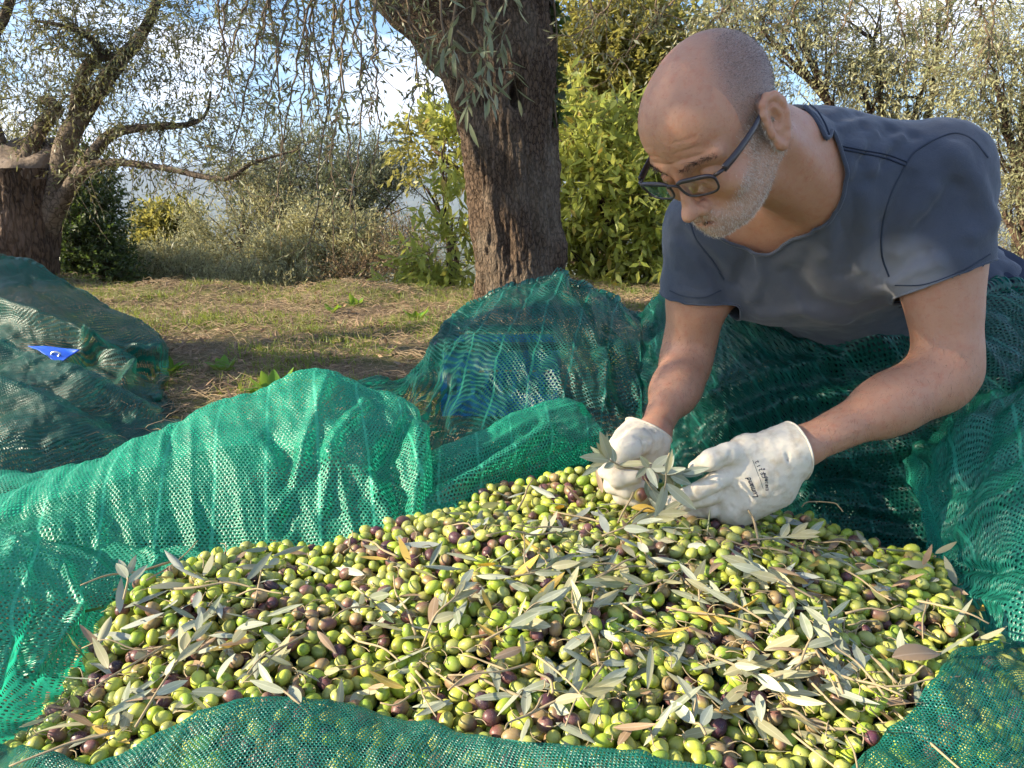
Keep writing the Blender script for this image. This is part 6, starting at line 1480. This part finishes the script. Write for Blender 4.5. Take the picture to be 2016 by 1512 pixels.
# ------------------------------------------------------------------ glasses
def build_glasses():
    root = empty('eyeglasses', tuple(hd(0, .115, .003)), "dark framed eyeglasses on the man's nose", 'glasses')
    fm = plain_mat('frame_acetate', (.025, .018, .022), .28, .5); mt_ = plain_mat('frame_metal', (.25, .2, .2), .3, .5, metal=1)
    tilt = -.010
    def lens_pts(q, n=64, sc=1.0):
        th = np.linspace(0, 2*math.pi, n, endpoint=False); a, b = .0265*sc, .0158*sc
        x = np.sign(np.cos(th))*np.abs(np.cos(th))**.50*a; z = np.sign(np.sin(th))*np.abs(np.sin(th))**.62*b
        z = np.where(z > 0, z*.88, z); x = x*(1+.10*z/b)
        return [hd(q*(.0345)+xx, .114-((q*.0345+xx)**2)*2.2+zz*.15-.002, -.002+zz) for xx, zz in zip(x, z)]
    fr = MB()
    for q in (-1, 1):
        p = np.array(lens_pts(q)); p = np.vstack([p, p[:2]]); th = np.linspace(0, 2*math.pi, len(p)); r = .0016 + .0015*np.clip(np.sin(th), 0, 1); fr.add(*tube(p, r, 8, False))
        fr.add(*tube(np.array([hd(q*.0605, .104, .007), hd(q*.067, .101, .008), hd(q*.071, .094, .008)]), .0024, 8))
    fr.add(*tube(catmull([hd(-.0095, .1135, .004), hd(-.004, .1165, .009), hd(.004, .1165, .009), hd(.0095, .1135, .004)], 12), .0018, 8))
    put(link('frame', fr.mesh('frame', fm)), root)
    gm_, ntr = mat('lens_glass'); n_ = N(ntr)
    fz = n_('Fresnel', ins={'IOR': 1.5}); gl = n_('BsdfGlossy', ins={'Roughness': .02}); tp = n_('BsdfTransparent', ins={'Color': (.93, .95, .95)}); mx_ = n_('MixShader'); n_.set(mx_, 0, n_.math('MULTIPLY', fz.outputs[0], 1.3)); ntr.links.new(tp.outputs[0], mx_.inputs[1]); ntr.links.new(gl.outputs[0], mx_.inputs[2]); n_.end(mx_.outputs[0])
    for q in (-1, 1):
        p = np.array(lens_pts(q, 40, .97)); c = p.mean(0)+HM@np.array([0, .002, 0]); V = np.vstack([p, (p+c)/2+HM@np.array([0, .0008, 0]), c]); F4 = [[j, (j+1) % 40, 40+(j+1) % 40, 40+j] for j in range(40)]; T = [[40+j, 40+(j+1) % 40, 80] for j in range(40)]
        put(link('lens', mesh_np('lens', V, [np.array(F4), np.array(T)], gm_)), root)
        tp_ = catmull([hd(q*.071, .094, .008), hd(q*.0765, .068, .009), hd(q*.0800, .035, .011), hd(q*.0800, .012, .0130), hd(q*.0785, -.004, .015)], 24); te = catmull([hd(q*.0785, -.004, .015), hd(q*.079, -.016, .006), hd(q*.078, -.030, -.010)], 10)
        V, F = tube(tp_, np.linspace(.0056, .0036, 24), 8); C_r = np.vstack([np.repeat(tp_, 8, 0), tp_[0], tp_[-1]]); V = V - ((V-C_r)@HL)[:, None]*HL*.62; t_ = put(link('temple', mesh_np('temple', V, F, fm)), root)
        V, F = tube(te, .0018, 8); t2 = link('temple_tip', mesh_np('temple_tip', V, F, fm), t_)
build_glasses()

# ------------------------------------------------------------------ gloves
def glove_mat():
    m, ntr = mat('glove_fabric'); n_ = N(ntr); tco = n_('TexCoord').outputs['Object']
    a = n_.noise(18, 5, tco, .6); b_ = n_.noise(1500, 2, tco); d_ = n_.noise(55, 4, tco, .6)
    c = n_.mix(a, (.60, .52, .39), (.74, .68, .56)); c = n_.mix(n_.ramp(d_, [(.5, (0, 0, 0)), (.72, (.55, .55, .55))]), c, (.42, .31, .17))
    n_.end(n_('BsdfPrincipled', ins={'Base Color': c, 'Roughness': .75, 'Specular IOR Level': .25, 'Subsurface Weight': .05, 'Subsurface Scale': .004, 'Normal': n_.bump(n_.math('ADD', n_.math('MULTIPLY', b_, .4), d_), .4, .002)}).outputs[0]); return m
GM = glove_mat()
def PP(px, py, Y): return P(px, py, Y)
def build_gloves():
    # ---- his left hand, on the right of the picture
    s = Sdf(); w_ = J['wrL']; fa = norm(J['wrL']-J['elL'])
    cu0 = P(1588, 877, 1.105); cu1 = P(1548, 893, 1.095); pa = P(1490, 930, 1.085)
    s.cap(cu0, cu1, .0385, .036, .01); s.cap(cu1, pa, .036, .038, .03)
    PM = norm(P(1380, 985, 1.075)-cu1)
    s.ell(P(1475, 945, 1.085), (.048, .024, .040), np.stack([PM, norm(np.cross(PM, norm(P(1475, 900, 1.085)-P(1475, 1000, 1.085)))), norm(np.cross(PM, np.cross(PM, norm(P(1475, 900, 1.085)-P(1475, 1000, 1.085)))))], 1), .03)
    s.cap(P(1500, 905, 1.09), P(1440, 925, 1.08), .030, .026, .03); s.cap(P(1500, 950, 1.09), P(1435, 985, 1.085), .032, .030, .03)
    s.cap(P(1525, 955, 1.09), P(1445, 1000, 1.09), .027, .026, .03)
    s.cap(P(1520, 900, 1.09), P(1468, 885, 1.08), .026, .019, .02)
    kf = .0035
    s.chain([P(1468, 885, 1.08), P(1432, 893, 1.062), P(1400, 905, 1.055), P(1368, 920, 1.058)], [.019, .0140, .0128, .0105], .012)       # thumb
    s.chain([P(1440, 930, 1.070), P(1405, 950, 1.050), P(1370, 968, 1.045), P(1338, 980, 1.05)], [.0165, .0138, .0125, .0105], kf)          # index
    s.chain([P(1436, 958, 1.075), P(1392, 978, 1.055), P(1350, 990, 1.055), P(1322, 988, 1.075)], [.0165, .0136, .0122, .0105], kf)         # middle
    s.chain([P(1438, 985, 1.085), P(1398, 1002, 1.070), P(1358, 1006, 1.078), P(1332, 998, 1.10)], [.0165, .0132, .0118, .010], kf)         # ring
    s.chain([P(1450, 1002, 1.10), P(1415, 1014, 1.095), P(1380, 1012, 1.105), P(1362, 1000, 1.125)], [.015, .012, .011, .0095], kf)         # little
    def line(l, r, a): s.path([P(*q) for q in l], r, a*1.5)
    line([(1441, 885, 1.045), (1436, 905, 1.045), (1420, 918, 1.04)], .003, -.004); line([(1400, 942, 1.035), (1392, 930, 1.04)], .002, -.0025); line([(1380, 948, 1.035), (1374, 960, 1.03)], .002, -.002)
    line([(1388, 932, 1.032), (1404, 955, 1.03)], .002, .002); line([(1410, 930, 1.04), (1425, 950, 1.038)], .0022, -.0025); line([(1440, 965, 1.045), (1400, 985, 1.035), (1350, 1000, 1.035)], .0035, -.004)
    line([(1548, 850, 1.06), (1552, 890, 1.05), (1545, 930, 1.06)], .003, -.0035); line([(1562, 848, 1.06), (1566, 880, 1.05)], .003, .002); line([(1530, 855, 1.06), (1540, 880, 1.05)], .003, -.002)
    line([(1470, 860, 1.05), (1445, 880, 1.045), (1428, 890, 1.04)], .003, .0025); line([(1430, 975, 1.04), (1440, 1000, 1.05)], .003, -.002); line([(1360, 985, 1.03), (1352, 970, 1.03)], .002, -.002)
    def closed(f, a, nn):
        return lambda Q: np.maximum(f(Q), (Q-a)@nn)
    def make(s, lo, hi, cutp, cutn, label):
        V, F = sculpt(s, lo, hi, .0027, None, 3)
        V, F = clip(V, F, (V-cutp)@cutn)
        g = normals(s, V); V = V + g*(fbm(V, 45, 3, 1.)*.0016 + fbm(V*np.array([1, 1, 2.2]), 120, 2, 3.)*.0005)[:, None]
        me = mesh_np('glove', V, F, GM); bm = bmesh.new(); bm.from_mesh(me); bv = [v for v in bm.verts if v.is_boundary]
        for _ in range(4): bmesh.ops.smooth_vert(bm, verts=bv, factor=.5, use_axis_x=True, use_axis_y=True, use_axis_z=True)
        bm.to_mesh(me); bm.free()
        o = put(link('glove', me), PERSON); o['label'] = label
        md = o.modifiers.new('t', 'SOLIDIFY'); md.thickness = .0016; md.offset = -1
        # rolled hem
        e = np.sort(np.stack([F, np.roll(F, -1, 1)], -1).reshape(-1, 2), 1); ue, ct = np.unique(e, axis=0, return_counts=True); bd = V[np.unique(ue[ct == 1])]
        c = bd.mean(0); A = norm(np.cross(cutn, [0, 0, 1.])); B = np.cross(cutn, A); th = np.arctan2((bd-c)@B, (bd-c)@A); od = np.argsort(th); rr = np.linalg.norm(bd-c, axis=1)[od]; th = th[od]
        t2 = np.linspace(-math.pi, math.pi, 49); r2 = np.interp(t2, th, rr, period=2*math.pi); r2 = (r2+np.roll(r2, 1)+np.roll(r2, -1))/3
        ring = c + A*(r2*np.cos(t2))[:, None] + B*(r2*np.sin(t2))[:, None]; V_, F_ = tube(ring, .0017, 8, False); h_ = link('hem', mesh_np('hem', V_, F_, GM), o)
        return o, V, F
    fa = norm(cu0-cu1)
    o, V, F = make(s, P(1300, 1060, 1.0)-[.02, .0, .05], P(1620, 800, 1.2)+[.06, .03, .05], P(1562, 883, 1.105), norm(fa+AX_R*.25), 'white work glove with a printed mark on the back')
    # the print on the back of the glove, laid onto the fabric
    from mathutils.bvhtree import BVHTree
    bt = BVHTree.FromPolygons([Vector(v) for v in V], F.tolist())
    ink = plain_mat('ink', (.02, .025, .04), .7, .1)
    def text(body, x0, y0, x1, y1, size, shear=0., bold=0., nm='print'):
        cu = bpy.data.curves.new('t', 'FONT'); cu.body = body; cu.size = 1; cu.shear = shear; cu.offset = bold; cu.resolution_u = 2
        t = bpy.data.objects.new('t', cu); SC.collection.objects.link(t); dg = bpy.context.evaluated_depsgraph_get(); dg.update()
        me = bpy.data.meshes.new_from_object(t.evaluated_get(dg)); bpy.data.objects.remove(t)
        bm = bmesh.new(); bm.from_mesh(me); bmesh.ops.triangulate(bm, faces=bm.faces[:]); bmesh.ops.subdivide_edges(bm, edges=[e for e in bm.edges if e.calc_length() > .15], cuts=2)
        bmesh.ops.triangulate(bm, faces=bm.faces[:])
        w0 = max(v.co.x for v in bm.verts); d = np.array([x1-x0, y1-y0], float); L_ = np.hypot(*d); d /= L_; up = np.array([d[1], -d[0]])
        for v in bm.verts:
            q = np.array([x0, y0]) + d*v.co.x/w0*L_ + up*v.co.y*size
            dr = norm(P(q[0], q[1], 1.0)-CAM); h = bt.ray_cast(Vector(CAM), Vector(dr))
            v.co = h[0] - Vector(dr)*.0006 if h[0] else Vector(CAM+dr*1.2)
        bm.to_mesh(me); bm.free(); me.materials.clear(); me.materials.append(ink); po = link(nm, me, o); return po
    text('Lumand', 1493, 979, 1476, 937, 15, .35, .02); text('EN 388', 1513, 966, 1511, 938, 8, 0, .01); text('CE 2 1 2', 1508, 940, 1492, 906, 10, 0, .015); text('2131', 1512, 962, 1506, 922, 5.5, 0, .01)
    text('_____', 1501.5, 962, 1494.5, 940, 9, 0, .02); text('_____', 1493, 938, 1481, 906, 9, 0, .02)
    # ---- his right hand, on the left
    s = Sdf(); cu0 = P(1275, 850, 1.205); cu1 = P(1262, 875, 1.195)
    s.cap(P(1282, 838, 1.212), cu1, .0375, .035, .01); s.cap(cu1, P(1245, 915, 1.185), .035, .032, .03)
    s.cap(P(1235, 895, 1.18), P(1225, 940, 1.17), .030, .026, .03); s.cap(P(1262, 905, 1.19), P(1262, 950, 1.18), .028, .025, .03)
    s.cap(P(1280, 880, 1.18), P(1255, 872, 1.155), .024, .020, .02)
    s.chain([P(1272, 872, 1.165), P(1255, 868, 1.14), P(1238, 885, 1.12), P(1220, 905, 1.115)], [.022, .0175, .0165, .0130], .012)      # thumb
    s.chain([P(1212, 900, 1.165), P(1197, 925, 1.135), P(1217, 943, 1.115), P(1250, 938, 1.110)], [.0165, .0142, .0135, .0115], .006)    # index
    s.chain([P(1210, 925, 1.165), P(1206, 955, 1.135), P(1235, 965, 1.120), P(1262, 955, 1.118)], [.016, .0138, .013, .011], .006)
    s.chain([P(1222, 945, 1.17), P(1225, 975, 1.14), P(1252, 982, 1.128), P(1280, 970, 1.125)], [.016, .0132, .0125, .0105], .006)
    s.chain([P(1245, 955, 1.18), P(1250, 985, 1.155), P(1272, 990, 1.145), P(1296, 980, 1.14)], [.015, .012, .0115, .0095], .006)
    for l, r, a in ([[(1262, 862, 1.12), (1268, 880, 1.12), (1262, 898, 1.12)], .0028, -.0035], [[(1250, 858, 1.12), (1280, 868, 1.13)], .003, -.003], [[(1252, 876, 1.10), (1222, 880, 1.10)], .002, -.0022], [[(1248, 868, 1.11), (1228, 874, 1.11)], .002, -.002], [[(1285, 850, 1.16), (1292, 875, 1.16)], .003, -.0025],
                    [[(1232, 850, 1.15), (1262, 845, 1.15), (1290, 858, 1.16)], .003, .002], [[(1200, 905, 1.13), (1215, 915, 1.12)], .003, -.003]): s.path([P(*q) for q in l], r, a*1.6)
    ca_ = norm(P(1300, 815, 1.225)-cu1)
    make(s, P(1170, 1040, 1.05)-[.0, .0, .04], P(1340, 790, 1.25)+[.03, .05, .05], P(1278, 848, 1.207), norm(ca_+np.array([0, 0, .25])), 'white work glove pinching the olive twigs, thumb on top')
build_gloves()

# ------------------------------------------------------------------ what he holds
def held():
    Y = 1.03
    def lf(px, py, px2, py2, k, t, W=.012, dy=0.):
        return (t, P(px2, py2, Y+dy)-P(px, py, Y), np.linalg.norm(P(px2, py2, Y+dy)-P(px, py, Y)), W, k)
    st = [P(1262, 925, 1.075), P(1225, 918, 1.065), P(1205, 908, 1.06), P(1190, 900, 1.06)]
    sprig(st, [lf(1205, 908, 1145, 900, 'pale', .75, .0155, -.02), lf(1190, 905, 1139, 943, 'green', .95, .011), lf(1200, 905, 1182, 848, 'pale', .8, .017), lf(1195, 900, 1196, 846, 'pale', .9, .007, .02), lf(1195, 900, 1174, 868, 'pale', .95, .009), lf(1210, 912, 1204, 880, 'green', .6, .010), lf(1214, 914, 1282, 908, 'pale', .45, .011, -.02), lf(1212, 914, 1190, 925, 'green', .6, .010), lf(1205, 905, 1160, 880, 'green', .7, .011, .01), lf(1196, 902, 1160, 918, 'pale', .9, .010)],
          'pale olive sprig sticking out left of his thumb', r=.0018)
    st = [P(1345, 930, 1.04), P(1312, 935, 1.035), P(1285, 925, 1.04), P(1265, 915, 1.05)]
    sprig(st, [lf(1285, 912, 1320, 880, 'silver', .7, .014), lf(1320, 895, 1342, 882, 'silver', .2, .013), lf(1285, 914, 1322, 914, 'silver', .75, .010, -.02), lf(1282, 916, 1300, 955, 'silver', .85, .012, -.03), lf(1300, 905, 1320, 868, 'silver', .4, .011), lf(1320, 905, 1372, 908, 'green', .1, .010), lf(1330, 915, 1388, 905, 'silver', .05, .011), lf(1310, 925, 1355, 945, 'green', .3, .013), lf(1290, 920, 1340, 930, 'pale', .7, .011), lf(1292, 922, 1330, 948, 'green', .6, .012, .01), lf(1286, 915, 1268, 890, 'pale', .8, .010), lf(1300, 925, 1352, 915, 'silver', .5, .010, -.01), lf(1305, 928, 1335, 965, 'pale', .45, .010, .01), lf(1283, 920, 1262, 945, 'silver', .9, .010), lf(1300, 918, 1310, 890, 'silver', .6, .010, .01)],
          'silvery leaf spray bunched between his two gloved hands', r=.0018)
    st = [P(1318, 892, 1.025), P(1312, 925, 1.015), P(1311, 945, 1.01), P(1308, 962, 1.005)]
    sprig(st, [lf(1308, 958, 1294, 1026, 'silver', .85, .0155, -.01), lf(1318, 955, 1378, 1008, 'silver', .8, .0150, -.01), lf(1310, 950, 1322, 900, 'pale', .5, .008), lf(1308, 955, 1298, 975, 'pale', .9, .006)],
          'olive sprig with two long grey leaves hanging down between the gloves', r=.0016)
    st = [P(1270, 905, 1.075), P(1268, 935, 1.07), P(1275, 950, 1.065), P(1285, 965, 1.06)]
    sprig(st, [lf(1260, 942, 1287, 988, 'silver', .7, .012, -.01), lf(1275, 945, 1300, 985, 'green', .85, .014, 0), lf(1268, 950, 1272, 985, 'green', .6, .010), lf(1285, 950, 1290, 975, 'silver', .9, .009)],
          'green and grey leaves drooping under his right glove', r=.0015)
    c = catmull([P(1248, 968, 1.09), P(1240, 985, 1.085), P(1228, 1005, 1.08), P(1216, 1030, 1.075)], 14); V, F = tube(c, .0015, 6)
    tag(link('twig', mesh_np('twig', V, F, M['twig_pale'])), 'thin twig hanging down from his right glove', 'twig')
    for (px, py, Yd, cl, lb) in [(1276, 934, 1.085, 'purple', 'dark purple olive held in the right glove'), (1262, 974, 1.10, 'reddish', 'reddish brown olive under the fingers of the right glove')]:
        V0, Q, T = olive_unit(18, 12); me = mesh_np('olive', V0*np.array([1, 1, 1.2])*.0098, [Q, T], M['olive']); ca = me.color_attributes.new('col', 'FLOAT_COLOR', 'POINT'); ca.data.foreach_set('color', olive_cols(0, cl, V0).astype(np.float32).ravel())
        o = link('olive', me); o.location = P(px, py, Yd); o.rotation_euler = (.4, .3, .2); tag(o, lb, 'olive')
held()
